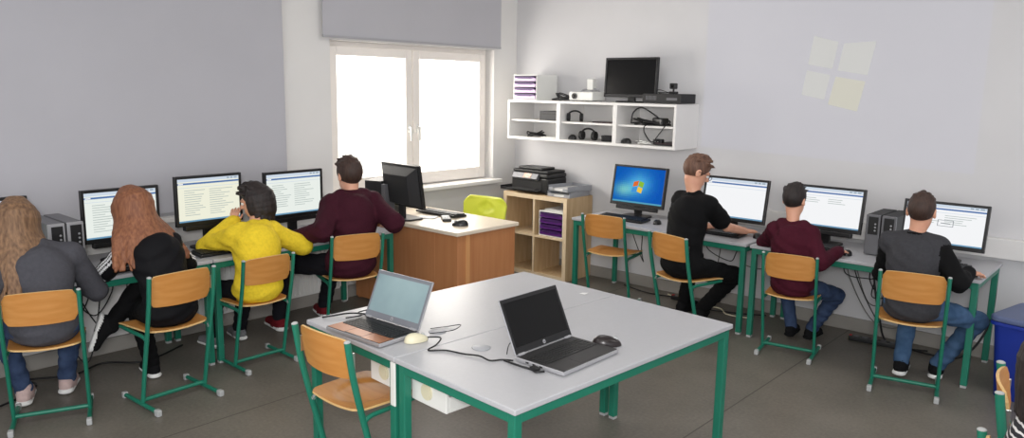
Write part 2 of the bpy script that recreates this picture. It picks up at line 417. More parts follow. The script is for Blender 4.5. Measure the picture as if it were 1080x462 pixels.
# ------------------------------------------------------------------ school chairs
def make_chair():
    root = thing('school_chair', 'x', 'chair')
    post = [(0, .0, .03), (0, -.045, .22), (0, -.10, .43), (0, -.14, .60), (0, -.165, .755)]
    for s in (-1, 1):
        x = s*.18
        p = MB(); p.tube(spline([(x, a, c) for _, a, c in post], 5), .015, n=12, rx=.011); po = p.build('post', M_GREEN, root)
        MB().sphere((x, -.165, .755), (.0115, .0155, .008)).build('post_cap', M_GREYCAP, po)
        rn = MB(); rn.tube([(x, -.15, .02), (x, .20, .02)], .013, n=10, rx=.012); ro = rn.build('runner', M_GREEN, root)
        for y0, y1 in ((-.185, -.145), (.195, .225)):
            MB().box((x-.014, y0, 0), (x+.014, y1, .036)).build('foot_cap', M_GREYCAP, ro, bevel=.006)
        br = MB(); br.tube(spline([(x, -.092, .395), (x*.985, -.05, .412), (x*.97, .08, .413), (x*.95, .22, .415)], 5), .011, n=8); bo = br.build('seat_bracket', M_GREEN, root)
        bc = MB(); bc.cyl((x*.94, -.088, .405), (x*1.02, -.088, .405), .012, n=10); bc.build('bolt_cap', M_GREYCAP, bo)
        pl = MB(); pl.box((x*.955-.004, -.147, .63), (x*.955+.004, -.125, .70)); pl.build('back_bracket', M_STEEL, root, bevel=.001)
    MB().tube([(-.18, -.002, .045), (.18, -.002, .045)], .012, n=10).build('crossbar', M_GREEN, root)
    MB().tube([(-.17, .16, .408), (.17, .16, .408)], .01, n=8).build('seat_rail', M_GREEN, root)
    def seat(u, v):
        y = -.115 + .385*v
        hw = .168 + .014*min(1, v*1.6)
        if v < .12: hw -= .03*(1-v/.12)**2
        if v > .85: hw -= .05*((v-.85)/.15)**2
        x = (2*u-1)*hw
        e_ = math.sqrt(((2*u-1)/.66)**2+((v-.47)/.34)**2); t_ = min(1, max(0, (1.12-e_)/.24))
        z = .433 + .012*(2*u-1)**2*(1-v*.6) - .022*max(0, (v-.72)/.28)**2 - .009*t_*t_*(3-2*t_)
        return (x, y, z), (0, 0, 1)
    MB().grid(seat, 30, 28, .010, 0, 1).build('seat', [M_WOOD, M_WOODE], root)
    def back(u, v):
        q = 2*u-1; z0, z1 = .585, .752
        crown = .010*(1-q*q) - .03*max(0, (abs(q)-.86)/.14)**2
        foot = -.006*(1-q*q) + .03*max(0, (abs(q)-.86)/.14)**2
        z = z0+foot + (z1+crown-z0-foot)*v
        y = -.118 - .0*(z) - (z-.585)*.16 - .028*(1-q*q)
        return (q*.167, y, z), (0, 1, .16)
    MB().grid(back, 20, 8, .010, 0, 1).build('backrest', [M_WOOD, M_WOODE], root)
    return root
CH0 = make_chair(); ch_used = [False]
def chair(x, y, deg, sc, label, group):
    o = CH0 if not ch_used[0] else copy_tree(CH0); ch_used[0] = True
    o.location = (x, y, 0); o.rotation_euler = (0, 0, math.radians(deg)); o.scale = (sc, sc, sc); tag(o, label, 'chair', group)
    return o
def chair_from_seat(L, R):   # seat-level post points -> origin and heading
    d = Vector((R[0]-L[0], R[1]-L[1], 0)).normalized(); f = Vector((0, 0, 1)).cross(d)
    c = (Vector((L[0], L[1], 0))+Vector((R[0], R[1], 0)))/2 + f*.10
    return c.x, c.y, math.degrees(math.atan2(-f.x, f.y))
G1, G2 = 'school chairs along the window tables', 'school chairs along the white wall tables'
C = {}
C[1] = (.845, -4.585, 69, .955); C[2] = (1.035, -4.025, 93, 1.); C[3] = (.86, -3.395, 90, .94); C[4] = (.845, -2.67, 73, 1.)
C[5] = (2.52, -1.025, -15, 1.); C[6] = (3.245, -.835, 10, .935); C[7] = (4.01, -.957, 12, .98); C[8] = (1.70, -.725, 9, 1.01)
chair(*C[1], 'green and wood school chair under the long-haired blonde pupil in grey', G1)
chair(*C[2], 'green and wood school chair under the red-haired girl in the black jacket', G1)
chair(*C[3], 'green and wood school chair under the pupil in the yellow hoodie', G1)
chair(*C[4], 'green and wood school chair under the maroon hoodie boy beside the teacher desk', G1)
chair(*C[5], 'green and wood school chair under the pupil in the black T-shirt', G2)
chair(*C[6], 'green and wood school chair under the small maroon hoodie boy at the white wall', G2)
chair(*C[7], 'green and wood school chair under the boy in the grey and black raglan top', G2)
chair(*C[8], 'empty green and wood school chair facing the blue desktop screen', G2)
chair(2.575, -3.93, 1, 1., 'empty green and wood school chair pushed under the table with the silver laptop', 'chairs in the middle of the room')
chair(4.891, -2.664, -81, 1., 'empty green and wood school chair seen edge on beside the blue bin', 'chairs by the blue bin')
chair(4.965, -3.25, -70, .95, 'green and wood school chair under the pupil in the striped top', 'chairs by the blue bin')

# ------------------------------------------------------------------ teacher desk
dk = thing('teacher_desk', 'beech teacher desk with a pale top and closed front, in front of the window', 'desk', (.66, -1.73, 0))
MB().box((-.62, -.335, .69), (.63, .335, .72)).build('desk_top', M_DTOP, dk, bevel=.006)
MB().box((-.60, -.315, .02), (.37, -.295, .69)).build('front_panel', M_BEECH, dk, bevel=.002)
MB().box((-.60, -.295, 0), (-.575, .30, .69)).build('side_panel', M_BEECH, dk, bevel=.002)
pd = MB(); pd.box((.37, -.315, 0), (.61, -.295, .69)); pd.box((.585, -.295, 0), (.61, .31, .69)); pd.box((.37, -.295, 0), (.39, .31, .69)); pd.box((.39, -.295, 0), (.585, .29, .05)); pd.box((.39, -.295, .655), (.585, .29, .69))
ped = pd.build('pedestal', M_BEECH, dk, bevel=.002)
MB().box((.607, -.23, .02), (.614, -.19, .685)).build('lipping', M_BEECHL, ped)
for i in range(4):
    dr = MB().box((.392, .29, .06+i*.15), (.583, .31, .06+i*.15+.14)).build('drawer', M_BEECH, dk, bevel=.003)
    hd = MB(); hd.box((.45, .31, .12+i*.15), (.53, .325, .13+i*.15)); hd.build('drawer_handle', M_STEEL, dr, bevel=.002)

# lime chair
lc = thing('lime_chair', 'lime green plastic chair with a grip hole, tucked behind the teacher desk', 'chair', (.64, -1.30, 0), math.radians(188))
def lback(u, v):
    q = 2*u-1; w = .205+.03*v
    if v > .8: w -= .07*((v-.8)/.2)**2
    z = .44+.375*v; y = -.19 - .05*v - .035*(1-q*q)
    return (q*w, y, z), (0, 1, .13)
sh = MB()
def hole_sheet(mb):
    nu, nv = 26, 20
    T = []; 
    for j in range(nv+1):
        for i in range(nu+1):
            p, n = lback(i/nu, j/nv); e_ = ((i/nu-.5)/.17)**2 + ((j/nv-.74)/.12)**2; T.append(Vector(p) - Vector((0, .010 if e_ < 1 else 0, 0)))
    w = nu+1; F = []
    for j in range(nv):
        for i in range(nu):
            u, v = (i+.5)/nu, (j+.5)/nv
            F.append((j*w+i, j*w+i+1, (j+1)*w+i+1, (j+1)*w+i))
    mb.add(T, F, 0, True)
hole_sheet(sh); bo = sh.build('backrest', M_LIME, lc)
md = bo.modifiers.new('solid', 'SOLIDIFY'); md.thickness = .012; md.offset = 0
def lseat(u, v):
    q = 2*u-1; y = -.2+.42*v; w = .21-.02*v
    return (q*w, y, .44+.02*q*q - .03*max(0, (v-.75)/.25)**2), (0, 0, 1)
MB().grid(lseat, 14, 12, .012).build('seat', M_LIME, lc)
for sx in (-1, 1):
    for sy, yy in ((-1, -.19), (1, .19)):
        MB().tube([(sx*.15, yy*.7, .425), (sx*.19, yy*1.1, .012)], .011, n=10).build('leg', M_STEEL, lc)

# ------------------------------------------------------------------ cube shelf
ks = thing('cube_shelf', 'light oak two by two cube shelf against the white wall, printer on top', 'shelf', (.615, -.22, 0))
K = .77; kd = .195
o_ = MB(); o_.box((-K/2, -kd, 0), (-K/2+.04, kd, K)); o_.box((K/2-.04, -kd, 0), (K/2, kd, K)); o_.box((-K/2+.04, -kd, 0), (K/2-.04, kd, .04)); o_.box((-K/2+.04, -kd, K-.04), (K/2-.04, kd, K))
o_.build('carcass', M_OAK, ks, bevel=.002)
MB().box((-.0095, -kd+.001, .04), (.0095, kd-.001, K-.04)).build('divider', M_OAK, ks)
for sx in (-1, 1): 
    a, b_ = (-K/2+.04, -.0095) if sx < 0 else (.0095, K/2-.04)
    MB().box((a, -kd+.001, K/2-.0095), (b_, kd-.001, K/2+.0095)).build('shelf_board', M_OAKF, ks)
ef = MB()
for (a, c, b_, d) in ((-K/2, 0, -K/2+.04, K), (K/2-.04, 0, K/2, K), (-K/2+.04, 0, K/2-.04, .04), (-K/2+.04, K-.04, K/2-.04, K), (-.0095, .04, .0095, K-.04)):
    ef.box((a, -kd-.0015, c), (b_, -kd, d))
ef.build('edge_band', M_OAKF, ks)

def drawer_unit(name, label, loc, rz, w, d, h, n, case_m, front_m, group=None):
    t = thing(name, label, 'drawer box', loc, rz, group)
    c = MB(); c.box((-w/2, -d/2, 0), (-w/2+.01, d/2, h)); c.box((w/2-.01, -d/2, 0), (w/2, d/2, h)); c.box((-w/2+.01, -d/2, h-.01), (w/2-.01, d/2, h)); c.box((-w/2+.01, -d/2, 0), (w/2-.01, d/2, .01)); c.box((-w/2+.01, d/2-.01, .01), (w/2-.01, d/2, h-.01))
    c.build('casing', case_m, t, bevel=.002)
    hh = (h-.02)/n
    for i in range(n):
        z = .01+i*hh
        dr = MB(); dr.box((-w/2+.013, -d/2-.006, z+.004), (w/2-.013, d/2-.02, z+hh*.62))
        do = dr.build('drawer', front_m, t, bevel=.003)
        g = MB(); g.prism([(-w*.44, z+hh*.90), (-w*.40, z+hh*.66), (-w*.26, z+hh*.50), (w*.26, z+hh*.50), (w*.40, z+hh*.66), (w*.44, z+hh*.90)], -d/2-.012, -d/2+.03, axis='y')
        g.build('drawer_grip', M_DPURP, do)
    return t
drawer_unit('drawer_box', 'purple stacking drawer box standing in the cube shelf', (.80, -.24, K/2+.0095), 0, .285, .30, .235, 4, M_WHITEP, M_PURPLE)
pp = thing('paper_stack', 'white papers lying on the purple drawer box in the cube shelf', 'papers', (.82, -.24, K/2+.0095+.235))
for i in range(5):
    a = random.uniform(-.1, .1); MB().box((-.11, -.13, .004*i), (.11, .13, .004*i+.003), R=Matrix.Rotation(a, 3, 'Z')).build('sheet', M_PAPER, pp)

# printer
pr = thing('printer', 'black inkjet multifunction printer with paper tray out, on the cube shelf', 'printer', (.50, -.225, K))
bd = MB(); bd.box((-.22, -.13, .012), (.22, .16, .15)); bd.box((-.22, -.13, .15), (.22, .16, .19)); bd.build('printer_body', M_BLACK, pr, bevel=.012, seg=3)
MB().box((-.235, -.10, .19), (.20, .165, .215)).build('scanner_lid', M_BLACKM, pr, bevel=.01, seg=3)
MB().box((-.20, -.06, .215), (.10, .13, .238)).build('document_feeder', M_BLACK, pr, bevel=.009, seg=3)
cp = MB(); R_ = Matrix.Rotation(math.radians(-38), 3, 'X'); cp.box((-.19, -.155, .128), (.12, -.12, .188), R=R_, c=(0, -.14, .16)); cpo = cp.build('control_panel', M_DSILV, pr, bevel=.004)
s_ = MB(); s_.box((-.05, -.158, .135), (.04, -.153, .182), R=R_, c=(0, -.14, .16)); s_.build('small_screen', mat('printer_display', (196, 120, 70), .3, rgb2=(205, 205, 200), scale=30), cpo)
MB().box((-.17, -.134, .05), (.15, -.128, .105)).build('output_slot', M_KEY, pr)
tr = MB(); tr.box((-.17, -.20, .028), (.15, -.12, .040)); tr.box((-.15, -.205, .040), (.13, -.195, .052)); tr.build('output_tray', M_BLACKM, pr, bevel=.004)
tr = MB(); tr.box((-.36, -.14, .010), (-.20, .10, .022)); tr.box((-.36, -.14, .022), (-.35, .10, .045)); tr.box((-.35, -.14, .022), (-.2, -.13, .035)); tr.build('side_tray', M_BLACKM, pr, bevel=.003)
mb = MB()
for sx in (-.2, .2):
    for sy in (-.11, .14): mb.cyl((sx, sy, 0), (sx, sy, .013), .015)
mb.build('rubber_foot', M_KEY, pr)
# letter trays on top of cube shelf
def letter_tray(label, loc, rz):
    t = thing('letter_tray', label, 'tray', loc, rz, 'letter trays on the cube shelf')
    b = MB(); b.box((-.125, -.16, 0), (.125, .16, .004)); b.box((-.125, -.16, .004), (-.121, .16, .05)); b.box((.121, -.16, .004), (.125, .16, .05)); b.box((-.121, .156, .004), (.121, .16, .05)); b.box((-.121, -.16, .004), (-.06, -.156, .03)); b.box((.06, -.16, .004), (.121, -.156, .03))
    b.build('tray', M_TRAY, t, bevel=.002)
    for i in range(4):
        MB().box((-.105, -.148, .005+i*.004), (.105, .149, .008+i*.004), R=Matrix.Rotation(random.uniform(-.03, .03), 3, 'Z')).build('sheet', M_PAPER, t)
    return t
letter_tray('grey letter tray on the cube shelf, lower of two beside the printer', (.862, -.215, K), .04)
letter_tray('grey letter tray on the cube shelf, stacked on top of the other', (.868, -.20, K+.051), -.12)

# ------------------------------------------------------------------ wall shelf
SX0, SX1, SZ0, SH, SD = .2265, 2.033, 1.274, .3634, .3687
ws = thing('wall_shelf', 'white wall shelf of six open compartments holding cables and small devices', 'shelf', (SX0, 0, SZ0))
W = SX1-SX0; T_ = .022
c = MB(); c.box((0, -SD, 0), (T_, 0, SH)); c.box((W-T_, -SD, 0), (W, 0, SH)); c.box((T_, -SD, 0), (W-T_, 0, T_)); c.box((T_, -SD, SH-T_), (W-T_, 0, SH)); c.box((T_, -.006, T_), (W-T_, 0, SH-T_))
c.build('carcass', M_WHITE, ws, bevel=.0015)
d1, d2 = .836-SX0, 1.446-SX0
for d in (d1, d2): MB().box((d-.02, -SD+.001, T_), (d+.02, -.006, SH-T_)).build('divider', M_WHITE, ws)
for a, b_ in ((T_, d1-.02), (d1+.02, d2-.02), (d2+.02, W-T_)): MB().box((a, -SD+.03, SH*.48-.008), (b_, -.006, SH*.48+.008)).build('shelf_board', M_WHITE, ws)
ZL, ZM, ZT = SZ0+T_, SZ0+SH*.48+.008, SZ0+SH       # lower boards, middle boards, top

def tangle(name, label, c, rx, ry, rz, n, r=.004, m=None, seed=0, group=None, cat='cable'):
    rg = random.Random(seed); pts = []
    for i in range(n):
        a = i*1.9 + rg.uniform(-.6, .6); q = rg.uniform(.45, 1)
        pts.append((c[0]+rx*q*math.cos(a), c[1]+ry*q*math.sin(a), c[2]+r+abs(rz*rg.uniform(0, 1))*(1 if i % 2 else .25)))
    return cable(name, label, pts, r, m, group, cat)
drawer_unit('drawer_box', 'white drawer box with lilac purple-gripped drawers standing on top of the wall shelf', (.43, -.21, ZT), 0, .285, .30, .232, 4, M_WHITEP, M_LILAC)
tangle('cable_coil', 'black cable coil on top of the wall shelf beside the drawer box', (.76, -.19, ZT), .15, .08, .07, 14, .005, seed=3)
# white pocket projector
pj = thing('pocket_projector', 'small white projector with a round black lens on top of the wall shelf', 'projector', (1.03, -.2, ZT), .0)
MB().box((-.13, -.1, .008), (.13, .1, .085)).build('casing', M_WHITEP, pj, bevel=.01, seg=3)
mb = MB(); mb.cyl((-.065, -.112, .047), (-.065, -.095, .047), .026, n=20); mb.build('lens', M_BLACK, pj)
mb = MB(); mb.sphere((-.065, -.112, .047), (.016, .005, .016)); mb.build('lens_glass', M_LCDOFF, pj)
mb = MB()
for sx in (-.1, .1):
    for sy in (-.07, .07): mb.cyl((sx, sy, 0), (sx, sy, .009), .012)
mb.build('foot', M_GREYCAP, pj)
dc = thing('document_camera', 'white document camera standing behind the small projector on the wall shelf', 'camera', (.985, -.075, ZT))
mb = MB(); mb.lathe([(.001, 0), (.055, 0), (.055, .012), (.02, .02), (.014, .03), (.014, .10)], n=18); mb.build('stand', M_SILVER, dc)
mb = MB(); mb.box((-.035, -.03, .10), (.035, .03, .20)); mb.build('camera_body', M_WHITEP, dc, bevel=.01)
mb = MB(); mb.tube(spline([(-.03, 0, .11), (-.08, -.02, .10), (-.1, -.04, .07)]), .008); mb.tube(spline([(.03, 0, .11), (.09, -.02, .10), (.12, -.04, .075)]), .008); mb.build('folding_arm', M_SILVER, dc)

def make_monitor(name, label, loc, rz, w, h, tilt=0., lift=.10, screen=None, group=None, base=(.12, .09), bar=True, cat='monitor', logo=False, thick=.05):
    """origin on the table below the stand; screen faces local -Y. lift: bottom edge of the bezel above the table"""
    t = thing(name, label, cat, loc, rz, group)
    R = Matrix.Rotation(-math.radians(tilt), 3, 'X'); pc = Vector((0, 0, lift))
    def X_(mb): mb.v = [tuple(pc + R @ (Vector(v)-pc)) for v in mb.v]; return mb
    fb = .018; s = MB()
    s.box((-w/2, -.015, lift), (-w/2+fb, .015, lift+h)); s.box((w/2-fb, -.015, lift), (w/2, .015, lift+h)); s.box((-w/2+fb, -.015, lift), (w/2-fb, .015, lift+fb*1.5)); s.box((-w/2+fb, -.015, lift+h-fb), (w/2-fb, .015, lift+h))
    X_(s).build('bezel', M_BLACK, t, bevel=.003)
    bk = MB(); y1 = thick
    V = [(-w/2+.004, .0, lift+.004), (w/2-.004, .0, lift+.004), (w/2-.004, .0, lift+h-.004), (-w/2+.004, .0, lift+h-.004),
         (-w*.32, y1, lift+h*.12), (w*.32, y1, lift+h*.12), (w*.32, y1, lift+h*.78), (-w*.32, y1, lift+h*.78)]
    bk.add(V, [(0, 1, 2, 3), (7, 6, 5, 4), (0, 4, 5, 1), (1, 5, 6, 2), (2, 6, 7, 3), (3, 7, 4, 0)])
    X_(bk).build('back_shell', M_BLACKM, t, bevel=.004)
    x0, x1, z0, z1 = -w/2+fb, w/2-fb, lift+fb*1.5, lift+h-fb
    sc = MB(); ms = []
    def q(u0, v0, u1, v1, m, k=0):
        if m not in ms: ms.append(m)
        y = -.0085 - k*.0007
        sc.add([(x0+(x1-x0)*a, y, z0+(z1-z0)*b) for a, b in ((u0, v0), (u1, v0), (u1, v1), (u0, v1))], [(0, 1, 2, 3)], ms.index(m))
    def poly(pts, m, k):
        if m not in ms: ms.append(m)
        y = -.0085 - k*.0007
        sc.add([(x0+(x1-x0)*a, y, z0+(z1-z0)*b) for a, b in pts], [tuple(range(len(pts)))], ms.index(m))
    (screen or screen_off)(q, poly)
    X_(sc).build('screen', ms, t)
    nk = MB(); nk.box((-.035, .02, .01), (.035, .045, lift+h*.4)); nk.build('stand_neck', M_BLACK, t, bevel=.004)
    if bar: X_(MB().box((-w*.38, -.012, lift-.032), (w*.38, .03, lift-.0005))).build('speaker_bar', M_BLACK, t, bevel=.005)
    bs = MB(); bs.prism(rounded(base[0]*2, base[1]*2, .04, 6, 0, .0), 0, .014); bs.build('stand_base', M_BLACK, t, bevel=.004)
    return t
E_WHITE = emat('screen_white', (247, 248, 250), .97); E_PAGE = emat('screen_page', (240, 246, 240), .93); E_BLUE = emat('screen_title_blue', (92, 130, 190), .8); E_PALE = emat('screen_pale_blue', (214, 226, 240), .9)
E_TXT = emat('screen_text', (188, 200, 196), .85); E_TASK = emat('screen_taskbar', (120, 170, 205), .8); E_CREAM = emat('screen_cream', (246, 246, 226), .93); E_BTN = emat('screen_buttons', (176, 192, 206), .8); E_BLKT = emat('screen_dark_text', (110, 118, 130), .8)
def screen_off(q, poly): q(0, 0, 1, 1, M_LCDOFF)
def doc_screen(page, lines, frame=False, seed=0, task=E_TASK):
    def f(q, poly):
        rg = random.Random(seed)
        q(0, 0, 1, 1, page); q(0, .93, 1, 1, E_PALE, 1); q(0, .865, 1, .905, E_BLUE, 1); q(.015, .872, .09, .898, E_WHITE, 2)
        q(.80, .945, .84, .985, E_BTN, 2); q(.86, .945, .90, .985, E_BTN, 2); q(.92, .945, .97, .985, E_BTN, 2)
        q(0, 0, 1, .035, task, 1); q(0, .79, 1, .80, E_PALE, 1)
        for i in range(lines):
            v = .72 - i*.052
            if v < .08: break
            for (a, b) in ((.10, .44), (.50, .90)):
                e = a+(b-a)*rg.uniform(.45, 1); q(a, v, e, v+.014, E_TXT, 2)
        if frame:
            for (a, c, b, d) in ((.42, .45, .62, .46), (.42, .60, .62, .61), (.42, .45, .427, .61), (.613, .45, .62, .61)): q(a, c, b, d, E_BLKT, 3)
            q(.46, .52, .58, .535, E_BLKT, 3)
    return f
def desktop_screen(q, poly):
    # blue gradient desktop made of a fine grid of flat cells, with a four-pane flag
    n, m_ = 24, 18
    for i in range(n):
        for j in range(m_):
            u, v = (i+.5)/n, (j+.5)/m_
            d = math.hypot((u-.5)*1.3, v-.55); g = math.exp(-(d/.33)**2); lf = math.exp(-(((u-.2)/.2)**2+((v-.35)/.2)**2))
            c = (20+70*g+90*lf, 96+90*g+90*lf-24*max(0, u-.7), 190+46*g+10*lf)
            c = tuple(int(min(255, x)//6*6) for x in c)
            q(i/n, j/m_, (i+1)/n, (j+1)/m_, emat('desktop_%d_%d_%d' % c, c, .9))
    q(0, 0, 1, .045, emat('desktop_taskbar', (96, 176, 206), .8), 1)
    fl = [((.40, .60), (.50, .645), (.485, .50), (.385, .46), (226, 110, 50)), ((.515, .64), (.61, .60), (.59, .455), (.497, .50), (140, 190, 60)),
          ((.38, .44), (.482, .48), (.465, .335), (.365, .30), (70, 150, 220)), ((.495, .48), (.588, .435), (.57, .29), (.478, .335), (244, 200, 70))]
    for a, b, c, d, col in fl: poly([d, c, b, a], emat('flag_%d' % col[0], col, .95), 2)
make_monitor('shelf_monitor', 'black switched-off monitor standing on top of the wall shelf', (1.48, -.20, ZT), 0, .525, .335, 3, .045, screen_off, bar=False, base=(.11, .08))
# black set-top box with webcam
bxx = thing('black_device_box', 'black flat device box on the right end of the wall shelf top', 'device', (1.86, -.20, ZT), -.05)
MB().box((-.185, -.11, .006), (.185, .11, .082)).build('casing', M_BLACKM, bxx, bevel=.004)
mb = MB()
for i in range(9): mb.box((-.15+i*.012, -.1115, .03), (-.145+i*.012, -.1095, .065))
mb.build('vent', M_DSILV, bxx)
MB().box((.05, -.1125, .03), (.15, -.1095, .05)).build('front_plate', M_DSILV, bxx)
wc = thing('webcam', 'small black webcam perched on the black device box', 'webcam', (1.90, -.20, ZT+.083))
MB().box((-.03, -.03, 0), (.03, .03, .018)).build('clip_base', M_BLACK, wc, bevel=.005)
MB().cyl((0, 0, .016), (0, 0, .04), .008).build('swivel', M_BLACK, wc)
MB().box((-.027, -.025, .038), (.027, .02, .085)).build('camera_body', M_BLACK, wc, bevel=.007)
MB().cyl((0, -.03, .06), (0, -.02, .06), .012).build('lens', M_LCDOFF, wc)
tangle('webcam_cable', 'thin black cable looped on the black device box', (1.79, -.2, ZT+.083), .07, .06, .03, 9, .003, seed=5)
# compartment contents
gb = thing('grey_box', 'small dark grey box in the upper compartment nearest the window', 'box', (.69, -.22, ZM))
MB().box((-.11, -.1, .003), (.11, .1, .085)).build('casing', mat('dark_grey_casing', (58, 58, 60), .7, var=.05), gb, bevel=.004)
MB().box((-.08, -.102, .055), (.08, -.099, .065)).build('slot', M_KEY, gb)
tangle('cable_coil', 'black cables heaped in the lower compartment nearest the window', (.44, -.22, ZL), .14, .1, .05, 18, .006, seed=8)
pp = thing('paper_sheets', 'white papers lying beside the cable heap in the lower shelf compartment', 'papers', (.70, -.22, ZL))
for i in range(3): MB().box((-.09, -.11, .0035*i), (.09, .11, .0035*i+.003), R=Matrix.Rotation(random.uniform(-.15, .15), 3, 'Z')).build('sheet', M_PAPER, pp)
def headset(label, loc, rz, s=1.):
    t = thing('headset', label, 'headset', loc, rz, 'headsets in the wall shelf')
    arc = [(.07*s*math.cos(a), 0, .045*s+.055*s*math.sin(a)) for a in [PI*i/12 for i in range(13)]]
    mb = MB(); mb.tube(arc, .008*s, n=8); mb.build('headband', M_BLACK, t)
    for sx in (-1, 1):
        mb = MB(); mb.cyl((sx*.075*s, 0, .04*s), (sx*.048*s, 0, .04*s), .038*s, n=18); mb.build('ear_cup', M_BLACKM, t, bevel=.006)
    return t
headset('black headset lying in the middle upper shelf compartment', (.93, -.24, ZM), .5, .95)
headset('black headset standing in the middle lower shelf compartment', (1.09, -.25, ZL), .1, 1.05)
tb = thing('tablet', 'dark slim tablet lying flat in the middle upper shelf compartment', 'tablet', (1.28, -.22, ZM), .08)
mb = MB(); mb.prism(rounded(.24, .17, .012), 0, .012); mb.build('casing', mat('dark_red_black', (52, 34, 38), .5, var=.1), tb, bevel=.002)
mb = MB(); mb.prism(rounded(.21, .145, .004), .012, .0128); mb.build('screen', M_LCDOFF, tb)
def mouse(name, label, loc, rz, m, group=None, s=1.):
    t = thing(name, label, 'mouse', loc, rz, group)
    mb = MB(); nu, nv = 18, 10; V = []; F = []
    for j in range(nv+1):
        ph = PI/2*j/nv
        for i in range(nu):
            th = 2*PI*i/nu
            x = .031*s*math.cos(th)*math.cos(ph)*(1-.12*math.sin(th)); y = .055*s*math.sin(th)*math.cos(ph)
            V.append((x, y, .002+.036*s*math.sin(ph)**.8*(1-.25*math.sin(th)*math.cos(ph))))
    for j in range(nv):
        for i in range(nu): F.append((j*nu+i, j*nu+(i+1) % nu, (j+1)*nu+(i+1) % nu, (j+1)*nu+i))
    mb.add(V, F, 0, True); mb.add(V[:nu], [tuple(range(nu-1, -1, -1))]); mb.build('mouse_body', m, t)
    mb = MB(); mb.cyl((-.004*s, .03*s, .028*s), (.004*s, .03*s, .028*s), .009*s, n=12); mb.build('scroll_wheel', M_GREYCAP, t)
    return t
mouse('computer_mouse', 'black mouse beside the headset in the middle lower compartment', (.92, -.26, ZL), .9, M_BLACK, s=1.15)
pa = thing('power_adapter', 'black power brick in the middle lower shelf compartment', 'adapter', (1.32, -.24, ZL), .2)
MB().box((-.075, -.04, .002), (.075, .04, .055)).build('brick', M_BLACK, pa, bevel=.01)
MB().tube(spline([(.07, 0, .03), (.1, .03, .02), (.06, .08, .01), (-.04, .07, .01)]), .005, n=6).build('cord', M_CABLE, pa)
tangle('cable_coil', 'black cables heaped in the upper compartment under the device box', (1.72, -.22, ZM), .2, .11, .05, 26, .006, seed=12)
cable('cable_loop', 'thick black cable arching up out of the upper compartment heap', [(1.53, -.24, ZM+.01), (1.56, -.26, ZM+.10), (1.64, -.26, ZM+.145), (1.76, -.25, ZM+.09), (1.84, -.24, ZM+.03)], .006)
cable('cable_loop', 'black cable hanging from the upper heap down to the lower compartment', [(1.74, -.30, ZM+.02), (1.745, -.375, ZM-.01), (1.76, -.385, ZL+.10), (1.80, -.34, ZL+.03), (1.88, -.375, ZL+.09), (1.93, -.38, ZM-.01), (1.92, -.31, ZM+.03)], .005)
pa = thing('power_adapter', 'black power brick among cables in the upper compartment under the device box', 'adapter', (1.82, -.25, ZM+.005), -.4)
MB().box((-.07, -.035, .0), (.07, .035, .06)).build('brick', M_BLACK, pa, bevel=.01)
MB().tube(spline([(-.06, 0, .03), (-.1, .03, .02), (-.12, .08, .01)]), .005, n=6).build('cord', M_CABLE, pa)
mouse('computer_mouse', 'black mouse in the lower compartment beside the white cable coil', (1.51, -.28, ZL), 1.2, M_BLACK, s=1.15)
tangle('white_cable_coil', 'white cable coil in the lower compartment under the device box', (1.67, -.25, ZL), .09, .06, .03, 16, .005, M_WHITEP, seed=21)
pa = thing('power_adapter', 'black plug adapter beside the white cable coil in the lower compartment', 'adapter', (1.80, -.23, ZL), .1)
MB().box((-.04, -.03, .0), (.04, .03, .05)).build('brick', M_BLACK, pa, bevel=.008)
mb = MB(); mb.cyl((-.012, -.03, .03), (-.012, -.045, .03), .003); mb.cyl((.012, -.03, .03), (.012, -.045, .03), .003); mb.build('plug_pin', M_STEEL, pa)
nb = thing('closed_notebook', 'dark slim closed notebook computer at the end of the lower compartment', 'laptop', (1.90, -.17, ZL), .0)
MB().box((-.1, -.12, 0), (.1, .12, .012)).build('base_half', M_BLACKM, nb, bevel=.003)
MB().box((-.1, -.12, .012), (.1, .12, .022)).build('lid', mat('dark_red_black', (52, 34, 38)), nb, bevel=.003)

# ------------------------------------------------------------------ projected desktop picture on the white wall
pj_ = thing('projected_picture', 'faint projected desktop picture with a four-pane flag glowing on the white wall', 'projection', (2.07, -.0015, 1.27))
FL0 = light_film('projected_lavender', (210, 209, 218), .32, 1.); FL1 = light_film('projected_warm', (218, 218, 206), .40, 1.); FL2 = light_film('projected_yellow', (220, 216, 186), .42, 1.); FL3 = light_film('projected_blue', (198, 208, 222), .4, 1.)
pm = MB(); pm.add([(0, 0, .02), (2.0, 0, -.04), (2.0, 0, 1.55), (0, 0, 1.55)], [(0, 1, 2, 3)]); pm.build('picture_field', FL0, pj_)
fl = MB()
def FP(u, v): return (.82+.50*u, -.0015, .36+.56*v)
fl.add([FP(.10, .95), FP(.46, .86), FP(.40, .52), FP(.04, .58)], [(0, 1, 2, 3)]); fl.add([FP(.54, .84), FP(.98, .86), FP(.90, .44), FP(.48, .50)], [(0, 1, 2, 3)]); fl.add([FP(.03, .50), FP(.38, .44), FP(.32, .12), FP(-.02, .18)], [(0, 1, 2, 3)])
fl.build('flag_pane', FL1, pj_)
fl = MB(); fl.add([FP(.46, .42), FP(.88, .36), FP(.80, -.02), FP(.38, .06)], [(0, 1, 2, 3)]); fl.build('yellow_flag_pane', FL2, pj_)

